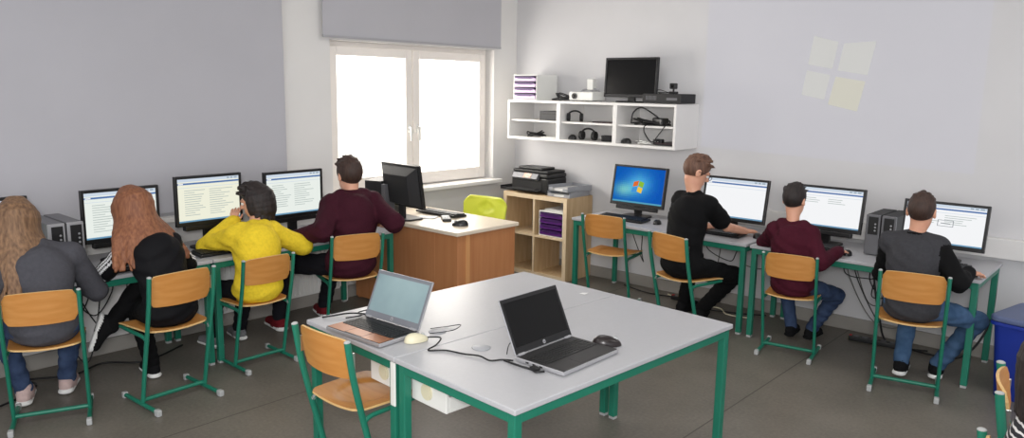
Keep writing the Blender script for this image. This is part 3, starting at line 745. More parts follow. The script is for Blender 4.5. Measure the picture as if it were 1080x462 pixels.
# ------------------------------------------------------------------ monitors, computers, keyboards
GM1, GM2 = 'monitors on the window tables', 'monitors on the white wall tables'
HB = math.radians(90)
make_monitor('desk_monitor', 'lit monitor behind the red-haired girl, beside the silver towers', (.35, -3.98, HD), HB, .45, .32, 0, .125, doc_screen(E_PAGE, 12, seed=1), GM1)
make_monitor('desk_monitor', 'lit monitor between the red-haired girl and the yellow hoodie', (.35, -3.425, HD), HB, .455, .325, 0, .158, doc_screen(E_CREAM, 12, seed=2), GM1)
make_monitor('desk_monitor', 'lit monitor between the yellow hoodie and the maroon hoodie by the window', (.35, -2.79, HD), HB, .475, .335, 0, .13, doc_screen(E_PAGE, 11, seed=3), GM1)
make_monitor('desk_monitor', 'dark monitor mostly hidden behind the blonde pupil in grey', (.35, -4.70, HD), HB, .45, .32, 0, .125, doc_screen(E_PAGE, 8, seed=4), GM1)
TILT = 10
make_monitor('desk_monitor', 'monitor showing a blue desktop with a four-pane flag, below the wall shelf', (1.655, -.30, HD), 0, .525, .345, TILT, .09, desktop_screen, GM2)
make_monitor('desk_monitor', 'lit white monitor in front of the pupil in the black T-shirt', (2.525, -.30, HD), 0, .53, .34, TILT, .075, doc_screen(E_WHITE, 0, seed=6), GM2, bar=False)
make_monitor('desk_monitor', 'lit white monitor in front of the small maroon hoodie boy', (3.235, -.30, HD), 0, .50, .315, TILT, .10, doc_screen(E_WHITE, 3, seed=7), GM2)
make_monitor('desk_monitor', 'lit monitor showing a boxed diagram before the boy in the raglan top', (3.985, -.30, HD), 0, .50, .30, TILT, .085, doc_screen(E_WHITE, 5, True, seed=8), GM2, bar=False)
make_monitor('teacher_monitor', 'black monitor seen from behind on the teacher desk', (.57, -1.93, .72), math.radians(176), .48, .34, 8, .10, screen_off, bar=False, base=(.13, .09), thick=.075)

def tower(label, loc, rz, w=.10, d=.36, h=.315, face=M_SILVER, side=M_DSILV, group=None):
    """front faces local -Y"""
    t = thing('computer_tower', label, 'computer', loc, rz, group)
    MB().box((-w/2, -d/2+.02, .006), (w/2, d/2, h)).build('case', side, t, bevel=.004)
    MB().box((-w/2, -d/2, .006), (w/2, -d/2+.02, h)).build('front_bezel', face, t, bevel=.004)
    dp = MB().box((-w*.32, -d/2-.003, h*.52), (w*.36, -d/2+.001, h*.95)).build('dark_panel', M_BLACK, t)
    mb = MB(); 
    for i in range(3): mb.cyl((w*.18, -d/2-.006, h*(.62+.08*i)), (w*.18, -d/2-.002, h*(.62+.08*i)), .006, n=10)
    mb.build('port', M_SILVER, dp)
    MB().box((-w*.3, -d/2-.003, h*.30), (w*.3, -d/2, h*.42)).build('drive_slot', M_DSILV, t)
    mb = MB()
    for sx in (-1, 1):
        for sy in (-1, 1): mb.cyl((sx*w*.35, sy*d*.38, 0), (sx*w*.35, sy*d*.38, .007), .01)
    mb.build('foot', M_KEY, t)
    return t
GT = 'computer towers on the tables'
tower('silver computer tower on the window table, next to the blonde pupil', (.36, -4.40, HD), HB, .085, .38, .30, group=GT)
tower('silver computer tower on the window table, next to the lit monitor', (.36, -4.305, HD), HB, .085, .38, .30, group=GT)
tower('silver computer tower on the white wall table, next to the monitor of the small boy', (3.605, -.28, HD), 0, .09, .36, .275, M_DSILV, M_BLACKM, group=GT)
tower('silver computer tower on the white wall table, next to the raglan top boy', (3.702, -.28, HD), 0, .09, .36, .275, M_DSILV, M_BLACKM, group=GT)
tower('black computer tower at the window end of the teacher desk', (.29, -1.93, .72), math.radians(200), .15, .30, .29, M_BLACK, M_BLACKM, group=GT)
tower('slim silver-edged computer standing beside the teacher monitor', (.44, -2.0, .72), math.radians(180), .045, .10, .27, M_DSILV, M_DSILV, group=GT)

def keyboard(label, loc, rz, group=None, name='keyboard'):
    t = thing(name, label, 'keyboard', loc, rz, group)
    R = Matrix.Rotation(math.radians(3), 3, 'X')
    MB().box((-.22, -.075, .001), (.22, .075, .018), R=R, c=(0, -.075, 0)).build('keyboard_body', M_BLACK, t, bevel=.005)
    k = MB()
    for r_ in range(5):
        y = -.062+r_*.025
        x = -.208
        while x < .20:
            wd = .018 if not (r_ == 0 and -.1 < x < .0) else .10
            k.box((x, y, .018), (min(x+wd, .21), y+.019, .026), R=R, c=(0, -.075, 0)); x += wd+.0035
    k.build('keys', M_KEY, t)
    return t
GK = 'black keyboards on the tables'
keyboard('black keyboard in front of the monitor beside the yellow hoodie', (.56, -3.42, HD), HB, GK)
keyboard('black keyboard before the red-haired girl', (.60, -3.98, HD), HB, GK)
keyboard('black keyboard before the maroon hoodie boy by the window', (.57, -2.79, HD), HB, GK)
keyboard('black keyboard below the blue desktop screen', (1.66, -.50, HD), 0, GK)
keyboard('black keyboard before the pupil in the black T-shirt', (2.50, -.50, HD), 0, GK)
keyboard('black keyboard before the small maroon hoodie boy', (3.20, -.49, HD), 0, GK)
keyboard('black keyboard before the boy in the raglan top', (3.98, -.50, HD), 0, GK)
keyboard('black keyboard on the teacher desk', (.62, -1.60, .72), math.radians(182), GK)
mouse('computer_mouse', 'black mouse under the hand of the pupil in the black T-shirt', (2.80, -.43, HD), .3, M_BLACK)
mouse('computer_mouse', 'black mouse under the hand of the small maroon hoodie boy', (3.49, -.56, HD), .2, M_BLACK)
mouse('computer_mouse', 'black mouse under the hand of the raglan top boy', (4.24, -.63, HD), .2, M_BLACK)
mouse('computer_mouse', 'black mouse below the blue desktop screen', (1.97, -.47, HD), .2, M_BLACK)
mouse('computer_mouse', 'dark mouse near the corner of the teacher desk', (1.09, -1.84, .72), 2.4, M_BLACK, s=1.15)
rc = thing('desk_phone', 'flat dark handset lying on the teacher desk beside the keyboard', 'phone', (.83, -1.74, .72), .9)
MB().box((-.035, -.09, 0), (.035, .09, .022)).build('handset', M_BLACK, rc, bevel=.007)
mb = MB()
for i in range(4):
    for j in range(3): mb.box((-.024+j*.017, -.06+i*.02, .022), (-.013+j*.017, -.047+i*.02, .025))
mb.build('keypad', M_GREYCAP, rc)
MB().box((-.025, .03, .0215), (.025, .075, .0235)).build('display', M_DSILV, rc)
pp = thing('paper_notes', 'white papers lying behind the monitor stand on the teacher desk', 'papers', (.66, -1.78, .72))
for i in range(3): MB().box((-.07, -.05, .003*i), (.07, .05, .003*i+.002), R=Matrix.Rotation(.3*i, 3, 'Z')).build('sheet', M_PAPER, pp)

# ------------------------------------------------------------------ laptops on the island tables
def laptop(label, loc, rz, w, d, lid, ang, body_m, deck_m, scr_m, bezel_m, palm_m=None, hp=True):
    """hinge along local x at y=0; user side is -Y; lid opens to angle from deck"""
    t = thing('laptop', label, 'laptop', loc, rz)
    MB().box((-w/2, -d, .003), (w/2, .012, .020)).build('base', body_m, t, bevel=.004)
    dk_ = MB(); dk_.box((-w/2+.004, -d+.004, .020), (w/2-.004, .004, .0215)); do = dk_.build('deck', deck_m, t)
    k = MB()
    for r_ in range(6):
        y = -.035-r_*.0175; x = -w/2+.02
        while x < w/2-.02:
            wd = .0155 if not (r_ == 5 and abs(x) < .05) else .085
            k.box((x, y-.0145, .0215), (min(x+wd, w/2-.018), y, .0235)); x += wd+.003
    k.build('keys', M_KEY, do)
    MB().box((-.055, -d+.012, .0215), (.05, -d+.075, .0222)).build('touchpad', palm_m or deck_m, do)
    if palm_m is not None:
        MB().box((-w/2+.006, -d+.006, .0214), (-.06, -d+.085, .0220)).build('palm_rest', palm_m, do); MB().box((.055, -d+.006, .0214), (w/2-.006, -d+.085, .0220)).build('palm_rest', palm_m, do)
    R = Matrix.Rotation(math.radians(ang), 3, 'X'); pv = Vector((0, .004, .020))
    def X_(mb): mb.v = [tuple(pv + R @ Vector(v)) for v in mb.v]; return mb
    # lid modelled lying forward over the deck (toward -Y), then rotated open
    lb = X_(MB().box((-w/2, -lid, .001), (w/2, -.004, .009))).build('lid', body_m, t, bevel=.003)
    bz = MB(); bw = .014
    bz.box((-w/2+.003, -lid+.003, -.0012), (-w/2+bw, -.008, .001)); bz.box((w/2-bw, -lid+.003, -.0012), (w/2-.003, -.008, .001)); bz.box((-w/2+bw, -lid+.003, -.0012), (w/2-bw, -lid+.018, .001)); bz.box((-w/2+bw, -.034, -.0012), (w/2-bw, -.008, .001))
    X_(bz).build('bezel', bezel_m, lb)
    X_(MB().box((-w/2+bw, -lid+.018, -.0004), (w/2-bw, -.034, .001))).build('screen', scr_m, lb)
    for sx in (-1, 1):
        MB().cyl((sx*w*.36, .008, .022), (sx*w*.46, .008, .022), .008, n=10).build('hinge', M_SILVER, t)
    # round logo disc with letters on the lower bezel
    dd = MB(); dd.cyl((0, -.021, -.0022), (0, -.021, -.001), .0085, n=20); X_(dd).build('logo_disc', M_SILVER, lb)
    M4 = Matrix.Translation(pv) @ R.to_4x4() @ Matrix.Translation((0, -.021, -.0026)) @ Matrix.Rotation(PI, 4, 'X')
    text_mesh('hp', .011, 'logo_letters', M_LAP, lb, M4)
    mb = MB()
    for i in range(3): mb.box((-w/2-.0005, -.06-i*.035, .008), (-w/2+.001, -.045-i*.035, .015))
    mb.build('port', M_KEY, t)
    return t
laptop('silver laptop with a pale grey screen, standing before the empty chair on the island', (2.545, -3.705, HD), math.radians(2), .36, .215, .225, -114, M_SILVER, M_LAP, M_LCDGREY, mat('silver_grey_bezel', (122, 125, 132), .4, .2, var=.03), mat('copper_brown_palm_rest', (170, 108, 62), .35, .2, rgb2=(150, 92, 56), scale=4))
laptop('black laptop with a dark screen, open on the island table', (3.245, -3.45, HD), math.radians(90), .365, .235, .235, -115, M_SILVER, M_LAP, M_LCDOFF, M_BLACK)
mouse('computer_mouse', 'ivory mouse beside the silver laptop on the island tables', (2.77, -3.745, HD), math.radians(-20), M_IVORY, s=.98)
mouse('computer_mouse', 'black mouse beside the black laptop on the island table', (3.385, -3.215, HD), math.radians(-48), mat('dark_brown_black_plastic', (34, 27, 28), .3, var=.1), s=1.15)
Z0 = HD+.004
cable('mouse_cable', 'black cable running from the ivory mouse across the tables to the black laptop', [(2.785, -3.70, HD+.012), (2.84, -3.67, Z0+.012), (2.88, -3.73, Z0+.005), (2.895, -3.79, Z0), (2.95, -3.74, Z0), (3.03, -3.72, Z0), (3.10, -3.70, Z0+.004), (3.16, -3.70, Z0), (3.19, -3.66, Z0), (3.235, -3.645, Z0+.004)], .0035)
cable('power_cable', 'black power lead plugged along the side of the black laptop', [(3.20, -3.66, Z0), (3.22, -3.66, Z0), (3.29, -3.675, Z0+.006), (3.34, -3.66, Z0), (3.38, -3.675, Z0+.004), (3.40, -3.65, Z0+.004)], .0045)
pl_ = thing('cable_plug', 'black plug pushed into the side of the black laptop', 'plug', (3.355, -3.655, HD), 1.45)
MB().box((-.014, -.02, .004), (.014, .016, .016)).build('plug_body', M_BLACK, pl_, bevel=.003)
MB().box((-.006, .016, .006), (.006, .022, .013)).build('plug_tip', M_STEEL, pl_)
cable('thin_cable', 'thin black lead standing up behind the black laptop lid', [(3.16, -3.60, Z0), (3.135, -3.55, Z0+.03), (3.17, -3.50, Z0+.04), (3.21, -3.52, Z0)], .002)
cable('thin_cable', 'thin black lead curling behind the ivory mouse and silver laptop', [(2.74, -3.64, Z0), (2.80, -3.56, Z0+.01), (2.78, -3.49, Z0+.015), (2.72, -3.52, Z0), (2.70, -3.60, Z0+.004)], .002)
cable('power_cable', 'black power lead lying beside the silver laptop at the table corner', [(2.35, -3.70, Z0), (2.31, -3.66, Z0), (2.27, -3.72, Z0+.01), (2.24, -3.80, Z0+.008), (2.205, -3.83, Z0)], .004)
cable('power_cable', 'thin black lead curled on the table beyond the silver laptop', [(2.34, -3.62, Z0), (2.30, -3.60, Z0+.012), (2.27, -3.67, Z0+.004), (2.33, -3.70, Z0+.008), (2.29, -3.76, Z0)], .003)
pb = thing('paper_scrap', 'tiny scrap of white paper on the empty end of the island table', 'paper', (2.82, -2.62, HD))
MB().add([(-.02, -.01, .001), (.02, -.014, .003), (.024, .012, .009), (-.016, .014, .002)], [(0, 1, 2, 3)]).build('scrap', M_PAPER, pb)

# ------------------------------------------------------------------ cables below the tables
GC = 'black cables hanging below the white wall tables'
def hang(x, y, x2, sag, seed, m=None, r=.004):
    rg = random.Random(seed)
    pts = [(x, y, HD-.03), (x+rg.uniform(-.05, .05), y+rg.uniform(-.03, .03), HD-.2), ((x+x2)/2+rg.uniform(-.1, .1), y+.05, sag+rg.uniform(0, .1)), (x2+rg.uniform(-.05, .05), y+.03, sag+.12), (x2, y+.06, HD-.06)]
    return cable('hanging_cable', 'looping cable hanging below the white wall tables', pts, r, m, GC)
for i, (x, x2, sg) in enumerate([(3.40, 3.70, .22), (3.46, 3.62, .12), (3.52, 3.78, .30), (3.42, 3.80, .08), (3.58, 3.66, .34), (3.37, 3.55, .36), (3.64, 3.82, .18)]):
    hang(x, -.14-.02*i, x2, sg, i, M_CABLE if i % 3 else M_GCABLE)
for i, (x, x2, sg) in enumerate([(2.05, 2.35, .20), (2.28, 2.52, .34), (2.55, 2.80, .28), (1.50, 1.62, .25)]):
    hang(x, -.13-.015*i, x2, sg, 20+i, M_CABLE if i % 2 else M_GCABLE)
cable('floor_cable', 'thick black cable dropping from the table beside the raglan top boy to the floor', [(3.56, -.22, HD-.03), (3.575, -.20, .45), (3.63, -.20, .2), (3.70, -.17, .012), (3.95, -.16, .012)], .007)
cable('floor_cable', 'black cable looping from the table end down to the floor beside the blue bin', [(4.27, -.1, HD-.03), (4.29, -.09, .45), (4.26, -.12, .2), (4.15, -.2, .03), (3.95, -.22, .012), (3.80, -.16, .012)], .007)
cable('floor_cable', 'black cable lying on the floor under the table below the wall shelf', [(1.45, -.12, .008), (1.75, -.2, .008), (2.05, -.16, .008), (2.3, -.3, .008), (2.6, -.22, .008), (2.78, -.12, .008)], .006)
cable('floor_cable', 'white cable lying on the floor by the pupil in the black T-shirt', [(1.9, -.12, .01), (2.2, -.25, .01), (2.42, -.2, .01), (2.55, -.32, .01), (2.75, -.28, .01)], .006, M_IVORY)
GCL = 'black cables hanging below the window tables'
for i, (y, y2, sg) in enumerate([(-4.42, -4.15, .30), (-4.46, -4.30, .40), (-4.24, -3.95, .24), (-4.35, -4.22, .16), (-4.28, -4.05, .36), (-4.15, -4.30, .10), (-3.75, -3.6, .25)]):
    rg = random.Random(40+i); x = .16+.03*i
    cable('hanging_cable', 'looping black cable hanging below the window tables', [(x, y, HD-.03), (x+.02, y+.02, HD-.2), (x+.05, (y+y2)/2, sg), (x+.02, y2, sg+.12), (x, y2+.02, HD-.06)], .004, None, GCL)
cable('floor_cable', 'black cable lying along the floor below the window tables', [(.14, -4.55, .008), (.28, -4.3, .008), (.2, -4.1, .008), (.35, -3.9, .008), (.22, -3.6, .008)], .006)
cable('floor_cable', 'black lead drooping across the floor near the blonde pupil', [(.5, -4.75, .008), (.42, -4.6, .008), (.3, -4.5, .008), (.2, -4.52, .008)], .006)
def power_strip(label, loc, rz, n=5):
    t = thing('power_strip', label, 'power strip', loc, rz)
    MB().box((-.17, -.025, 0), (.17, .025, .035)).build('strip_body', M_BLACK, t, bevel=.006)
    for i in range(n):
        s_ = MB(); s_.cyl((-.12+i*.06, 0, .035), (-.12+i*.06, 0, .037), .02, n=18); s_.build('socket', M_DSILV, t)
    MB().box((-.165, -.012, .035), (-.15, .012, .040)).build('switch', mat('red_switch', (170, 30, 30), .4, var=.05), t)
power_strip('black power strip on the floor between the small boy and the raglan top boy', (3.62, -.22, 0), .1)
power_strip('black power strip on the floor behind the feet of the black T-shirt pupil', (2.15, -.20, 0), -.05)

# ------------------------------------------------------------------ blue bin
bn = thing('blue_bin', 'tall blue plastic bin with a grey-blue lid beside the end of the wall tables', 'bin', (4.665, -.57, 0), math.radians(-12))
mb = MB()
def ring(w, d, z): return [(x, y, z) for x, y in rounded(w, d, .05, 4)]
R0 = ring(.42, .38, .0); R1 = ring(.48, .44, .45)
n = len(R0); mb.add(R0+R1, [(i, (i+1) % n, n+(i+1) % n, n+i) for i in range(n)], 0, True); mb.add(R0, [tuple(range(n-1, -1, -1))]); mb.add(R1, [tuple(range(n))])
mb.build('bin_body', M_BLUE, bn)
mb = MB(); mb.prism(rounded(.51, .47, .05, 5), .435, .457); mb.build('rim', M_BLUE, bn, bevel=.005)
mb = MB(); mb.prism(rounded(.51, .47, .05, 5), .458, .495); mb.build('bin_lid', M_BLUEL, bn, bevel=.012)
mb = MB(); mb.box((-.275, -.06, .37), (-.225, .06, .43)); mb.build('bin_handle', M_BLUE, bn, bevel=.008)

# ------------------------------------------------------------------ people: bodies grown from one smooth distance field each
class Field:
    def __init__(s, lo, hi, h):
        s.h = h; s.lo = np.array(lo, float); n = np.ceil((np.array(hi)-s.lo)/h).astype(int)+1
        s.n = n; s.f = np.full(n, 1., np.float32); s.lab = np.zeros(n, np.int8)
        s.ax = [(s.lo[i]+h*np.arange(n[i])).astype(np.float32) for i in range(3)]
    def block(s, lo, hi):
        a = np.clip(np.floor((np.array(lo)-s.lo)/s.h).astype(int), 0, s.n); b = np.clip(np.ceil((np.array(hi)-s.lo)/s.h).astype(int)+1, 0, s.n)
        sl = tuple(slice(a[i], b[i]) for i in range(3))
        X = s.ax[0][sl[0]][:, None, None]; Y = s.ax[1][sl[1]][None, :, None]; Z = s.ax[2][sl[2]][None, None, :]
        return sl, X, Y, Z
    def put(s, sl, d, k, lab, sub=False):
        f = s.f[sl]
        if f.size == 0: return
        if sub:
            d = -d; h = np.clip(.5-.5*(d-f)/k, 0, 1) if k > 0 else (f > d).astype(np.float32)
            s.f[sl] = np.maximum(f, d) if k <= 0 else d+(f-d)*h + k*h*(1-h)
            return
        L = s.lab[sl]; L[d < f] = lab
        if k > 0:
            h = np.clip(.5+.5*(f-d)/k, 0, 1); s.f[sl] = f+(d-f)*h - k*h*(1-h)
        else: s.f[sl] = np.minimum(f, d)
    def cap(s, a, b, ra, rb, k=.02, lab=0, n=None, q=1., sub=False):
        a = np.array(a, float); b = np.array(b, float); R = max(ra, rb)+k+3*s.h
        sl, X, Y, Z = s.block(np.minimum(a, b)-R, np.maximum(a, b)+R)
        px, py, pz = X-a[0], Y-a[1], Z-a[2]; v = b-a
        if n is not None:
            n = np.array(n, float); n /= np.linalg.norm(n); g = 1/q-1
            dn = (px*n[0]+py*n[1]+pz*n[2])*g; px = px+dn*n[0]; py = py+dn*n[1]; pz = pz+dn*n[2]
            v = v+n*(v@n)*g
        t = np.clip((px*v[0]+py*v[1]+pz*v[2])/max(v@v, 1e-9), 0, 1)
        d = np.sqrt((px-t*v[0])**2+(py-t*v[1])**2+(pz-t*v[2])**2)-(ra+(rb-ra)*t)
        if n is not None: d = d*(q+.25*(1-q))
        s.put(sl, d.astype(np.float32), k, lab, sub)
    def ell(s, c, r, R=None, k=.02, lab=0, sub=False, clip=None):
        c = np.array(c, float); r = np.array(r, float); R = np.eye(3) if R is None else R
        e = np.sqrt(((R*r)**2).sum(1))+k+3*s.h
        sl, X, Y, Z = s.block(c-e, c+e)
        px, py, pz = X-c[0], Y-c[1], Z-c[2]
        q = [px*R[0, i]+py*R[1, i]+pz*R[2, i] for i in range(3)]
        k0 = np.sqrt(sum((q[i]/r[i])**2 for i in range(3))); k1 = np.sqrt(sum((q[i]/r[i]**2)**2 for i in range(3)))
        d = k0*(k0-1)/np.maximum(k1, 1e-6)
        if clip is not None:
            for (nx, ny, nz, o) in clip: d = np.maximum(d, q[0]*nx+q[1]*ny+q[2]*nz+o)
        s.put(sl, d.astype(np.float32), k, lab, sub)
    def folds(s, amp, fr, seed=0):
        X = s.ax[0][:, None, None]; Y = s.ax[1][None, :, None]; Z = s.ax[2][None, None, :]
        s.f += (amp*(np.sin(fr*(X*1.1+Z*1.7)+seed)*np.sin(fr*(Y*1.3-Z*.9)+2*seed) + .6*np.sin(fr*1.9*(Z*1.4+X*.7-Y*.6)+seed))).astype(np.float32)
    def above(s, z):
        s.f = np.maximum(s.f, (z-s.ax[2])[None, None, :].astype(np.float32))
    def mesh(s):
        f = s.f; ins = f < 0
        n = f.shape
        C = np.zeros((n[0]-1, n[1]-1, n[2]-1), np.int8)
        offs = [(i, j, k) for i in (0, 1) for j in (0, 1) for k in (0, 1)]
        for (i, j, k) in offs: C += ins[i:n[0]-1+i, j:n[1]-1+j, k:n[2]-1+k]
        act = (C > 0) & (C < 8); idx = np.argwhere(act)
        vid = np.full(C.shape, -1, np.int32); vid[act] = np.arange(len(idx))
        cv = {o: f[idx[:, 0]+o[0], idx[:, 1]+o[1], idx[:, 2]+o[2]] for o in offs}
        acc = np.zeros((len(idx), 3)); cnt = np.zeros(len(idx))
        for a in offs:
            for ax in range(3):
                if a[ax] == 1: continue
                b = list(a); b[ax] = 1; b = tuple(b)
                fa, fb = cv[a], cv[b]; m = (fa < 0) != (fb < 0)
                t = np.where(m, fa/np.where(m, fa-fb, 1), 0)
                p = np.zeros((len(idx), 3)); p += np.array(a); p[:, ax] += t
                acc[m] += p[m]; cnt[m] += 1
        V = s.lo + s.h*(idx + acc/cnt[:, None])
        Q = []
        for ax in range(3):
            sl0 = [slice(None)]*3; sl1 = [slice(None)]*3; sl0[ax] = slice(0, -1); sl1[ax] = slice(1, None)
            A = ins[tuple(sl0)]; B = ins[tuple(sl1)]; E = np.argwhere(A != B)
            o1, o2 = ((1, 2), (2, 0), (0, 1))[ax]
            E = E[(E[:, o1] > 0) & (E[:, o2] > 0) & (E[:, o1] < n[o1]-1) & (E[:, o2] < n[o2]-1)]
            if len(E) == 0: continue
            cs = []
            for d1, d2 in ((-1, -1), (0, -1), (0, 0), (-1, 0)):
                e_ = E.copy(); e_[:, o1] += d1; e_[:, o2] += d2; cs.append(vid[e_[:, 0], e_[:, 1], e_[:, 2]])
            q = np.stack(cs, 1); fl = ~A[E[:, 0], E[:, 1], E[:, 2]]
            q[fl] = q[fl][:, ::-1]; Q.append(q)
        Q = np.concatenate(Q); Q = Q[(Q >= 0).all(1)]
        fc = V[Q].mean(1); gi = np.clip(np.round((fc-s.lo)/s.h).astype(int), 0, s.n-1)
        return V, Q, s.lab[gi[:, 0], gi[:, 1], gi[:, 2]].astype(int), fc

def np_obj(name, V, Q, mi, mats, parent, origin, extra=None):
    V = V-np.array(origin)
    verts = V.tolist(); faces = Q.tolist(); mi = list(mi); sm = [True]*len(faces)
    if extra is not None:
        o = len(verts); verts += [tuple(np.array(v)-np.array(origin)) for v in extra.v]; faces += [tuple(i+o for i in f) for f in extra.f]; mi += extra.m; sm += extra.sm
    me = bpy.data.meshes.new(name); me.from_pydata(verts, [], faces)
    for m in mats: me.materials.append(m)
    me.polygons.foreach_set('material_index', mi); me.polygons.foreach_set('use_smooth', sm); me.update()
    ob = bpy.data.objects.new(name, me); COL.objects.link(ob)
    if parent is not None: ob.parent = parent
    return ob

def nv(v): v = np.array(v, float); return v/np.linalg.norm(v)
def ik(a, c, l1, l2, pole):
    a = np.array(a, float); c = np.array(c, float); d = c-a; L = np.linalg.norm(d); mx = (l1+l2)*.995
    if L > mx: c = a+d/L*mx; d = c-a; L = mx
    if L < abs(l1-l2)+.02: L = abs(l1-l2)+.02
    u = nv(d); x = (l1*l1-l2*l2+L*L)/(2*L); y = math.sqrt(max(l1*l1-x*x, 0))
    p = np.array(pole, float); p = p-u*(p@u); p = nv(p)
    return a+u*x+p*y, c
def head_frame(yaw, pitch, roll=0):
    R = Matrix.Rotation(math.radians(yaw), 3, 'Z') @ Matrix.Rotation(-math.radians(pitch), 3, 'X') @ Matrix.Rotation(math.radians(roll), 3, 'Y')
    return np.array(R)

M_SKIN = mat('skin', (218, 164, 136), .5, rgb2=(208, 150, 124), scale=14)
M_LIP = mat('lips', (178, 104, 96), .45, var=.05)
M_EYEW = mat('eye_white', (235, 232, 228), .25, var=.01); M_IRIS = mat('iris_brown', (60, 40, 28), .2, var=.1)
def cloth(name, rgb, **k): 
    k.setdefault('bump', .35); k.setdefault('spec', .2); k.setdefault('scale', 60); k.setdefault('var', .08)
    return mat(name, rgb, k.pop('rough', .88), **k)
def hair_m(name, a, b_): return mat(name, a, .62, rgb2=b_, scale=26, stretch=(3, 3, .5), bump=.5)

def person(name_label, seat, face, s, lean, lat, Hn, head, hy, hp, armL, armR, legL, legR, top, pants, shoe, hair, twist=0., hr=0., group='seated pupils', hs=None, zs=.437, glasses=False, slump=.03, only_top=False):
    """seat: hip xy; face: heading; head: world centre; arm = (wrist, hand direction, elbow pole); leg = (ankle, toe direction, knee pole)"""
    f = np.array((-math.sin(math.radians(face)), math.cos(math.radians(face)), 0)); r = np.array((f[1], -f[0], 0)); z = np.array((0, 0, 1.))
    sf = math.radians(face+twist); f2 = np.array((-math.sin(sf), math.cos(sf), 0)); r2_ = np.array((f2[1], -f2[0], 0))
    hip = np.array((seat[0], seat[1], zs+.095*s)); neck = hip+f*lean+r*lat+z*Hn
    hd = np.array(head, float); hs = hs or min(1., .55+.45*s)
    RH = head_frame(hy, hp, hr)
    ch = hip+(neck-hip)*.64-f*slump; ab = hip+(neck-hip)*.30-f*slump*.8
    shc = neck-z*top.get('drop', .055)*s
    sw = top.get('sw', .146)*s
    sh = {-1: shc-r2_*sw, 1: shc+r2_*sw}
    root = thing('person', name_label, 'person', (seat[0], seat[1], 0), 0, group); org = (seat[0], seat[1], 0)
    ua, fa = .285*s, .25*s; th, sn = .43*s, .41*s
    arms = {}; legs = {}
    for sd, A in ((-1, armL), (1, armR)):
        el, wr = ik(sh[sd], A[0], ua, fa, A[2]); arms[sd] = (el, wr, nv(A[1]))
    for sd, A in ((-1, legL[:3]), (1, legR[:3])):
        hj = hip+r*sd*.088*s+f*.02-z*.01
        kn, an = ik(hj, A[0], th, sn, A[2]); legs[sd] = (hj, kn, an, nv(A[1]))
    pts = [hip, neck, hd]+[p for sd in (-1, 1) for p in arms[sd][:2]]+[p for sd in (-1, 1) for p in legs[sd][1:3]]
    for sd in (-1, 1): pts += [arms[sd][1]+arms[sd][2]*.2, legs[sd][2]+legs[sd][3]*.2]
    pts = np.array(pts); lo = pts.min(0)-.2; hi = pts.max(0)+.2; lo[2] = max(lo[2], -.01)
    M3 = lambda a, b, c: np.stack([a, b, c], 1)
    RB = M3(r, f, z); RS = M3(r2_, f2, z)
    def H(p): return hd+RH@(np.array(p)*hs)
    # --- body (skin), one continuous surface
    F = Field(lo, hi, .0065)
    g = -.006
    def torso(F, g, k, lab=0, kz=0):
        F.ell(hip, np.array((.156, .118, .10))*s+g, RB, k, lab); F.ell(ab, np.array((.130, .100, .15))*s+g, RB, k, lab)
        F.ell(ch, np.array((.148, .108, .16))*s+g, RS, k, lab); F.cap(sh[-1], sh[1], .052*s+g, .052*s+g, k, lab)
    torso(F, g, .05*s)
    F.cap(neck-z*.03, hd-RH[:, 2]*.05*hs-RH[:, 1]*.015*hs, .051*s, .047*hs, .02)
    for sd in (-1, 1):
        F.cap(neck-z*.005*s, sh[sd], .026*s, .044*s+g, .02)
        el, wr, hdn = arms[sd]
        F.cap(sh[sd], el, .050*s+g, .040*s+g, .02); F.cap(el, wr, .040*s+g, .029*s, .015)
        # hand
        side = nv(np.cross(hdn, z)) if abs(hdn[2]) < .95 else r     # to the right of the hand
        dn = nv(np.cross(side, hdn)); dn = -dn if dn[2] > 0 else dn   # palm normal (down)
        q = s*.95; pc = wr+hdn*.085*q
        for o in (-.024, -.008, .008, .024): F.cap(wr+side*o*.5*q+hdn*.01, wr+side*o*q+hdn*.082*q, .016*q, .0135*q, .008)
        for i, (o, l) in enumerate(((-.029, .060), (-.010, .074), (.010, .078), (.029, .068))):
            if sd == 1: o = -o   # little finger outward
            b0 = wr+side*o*q+hdn*.084*q+dn*.0; d1 = nv(hdn+dn*.35+side*o*4); b1 = b0+d1*l*.5*q; d2 = nv(hdn+dn*.95+side*o*3); b2 = b1+d2*l*.42*q
            F.cap(b0, b1, .0088*q, .0082*q, .004); F.cap(b1, b2, .0082*q, .0068*q, .004)
        ts = -sd
        t0 = wr+side*ts*.022*q+hdn*.025*q; t1 = t0+nv(side*ts*.8+hdn*.8+dn*.3)*.045*q; t2 = t1+nv(side*ts*.15+hdn+dn*.35)*.032*q
        F.cap(t0, t1, .0125*q, .0098*q, .008); F.cap(t1, t2, .0098*q, .0078*q, .004)
        hj, kn, an, td = legs[sd]
        F.cap(hj, kn, .075*s+g, .052*s+g, .03); F.cap(kn, an, .050*s+g, .034*s, .02); u0 = (legL, legR)[sd > 0]; u0 = np.array(u0[3]) if len(u0) > 3 else z; uv = nv(u0-td*(u0@td)); F.cap(an, an+td*.10*s-uv*.035*s, .030*s, .024*s, .02)
    F.ell(H((0, -.012, .030)), np.array((.074, .094, .092))*hs, RH, .01); F.ell(H((0, .022, -.045)), np.array((.057, .066, .070))*hs, RH, .03)
    F.cap(H((0, .083, .018)), H((0, .104, -.014)), .009*hs, .014*hs, .012); F.ell(H((0, .090, -.022)), np.array((.018, .010, .009))*hs, RH, .008)
    F.cap(H((-.035, .078, .028)), H((.035, .078, .028)), .012*hs, .012*hs, .012)
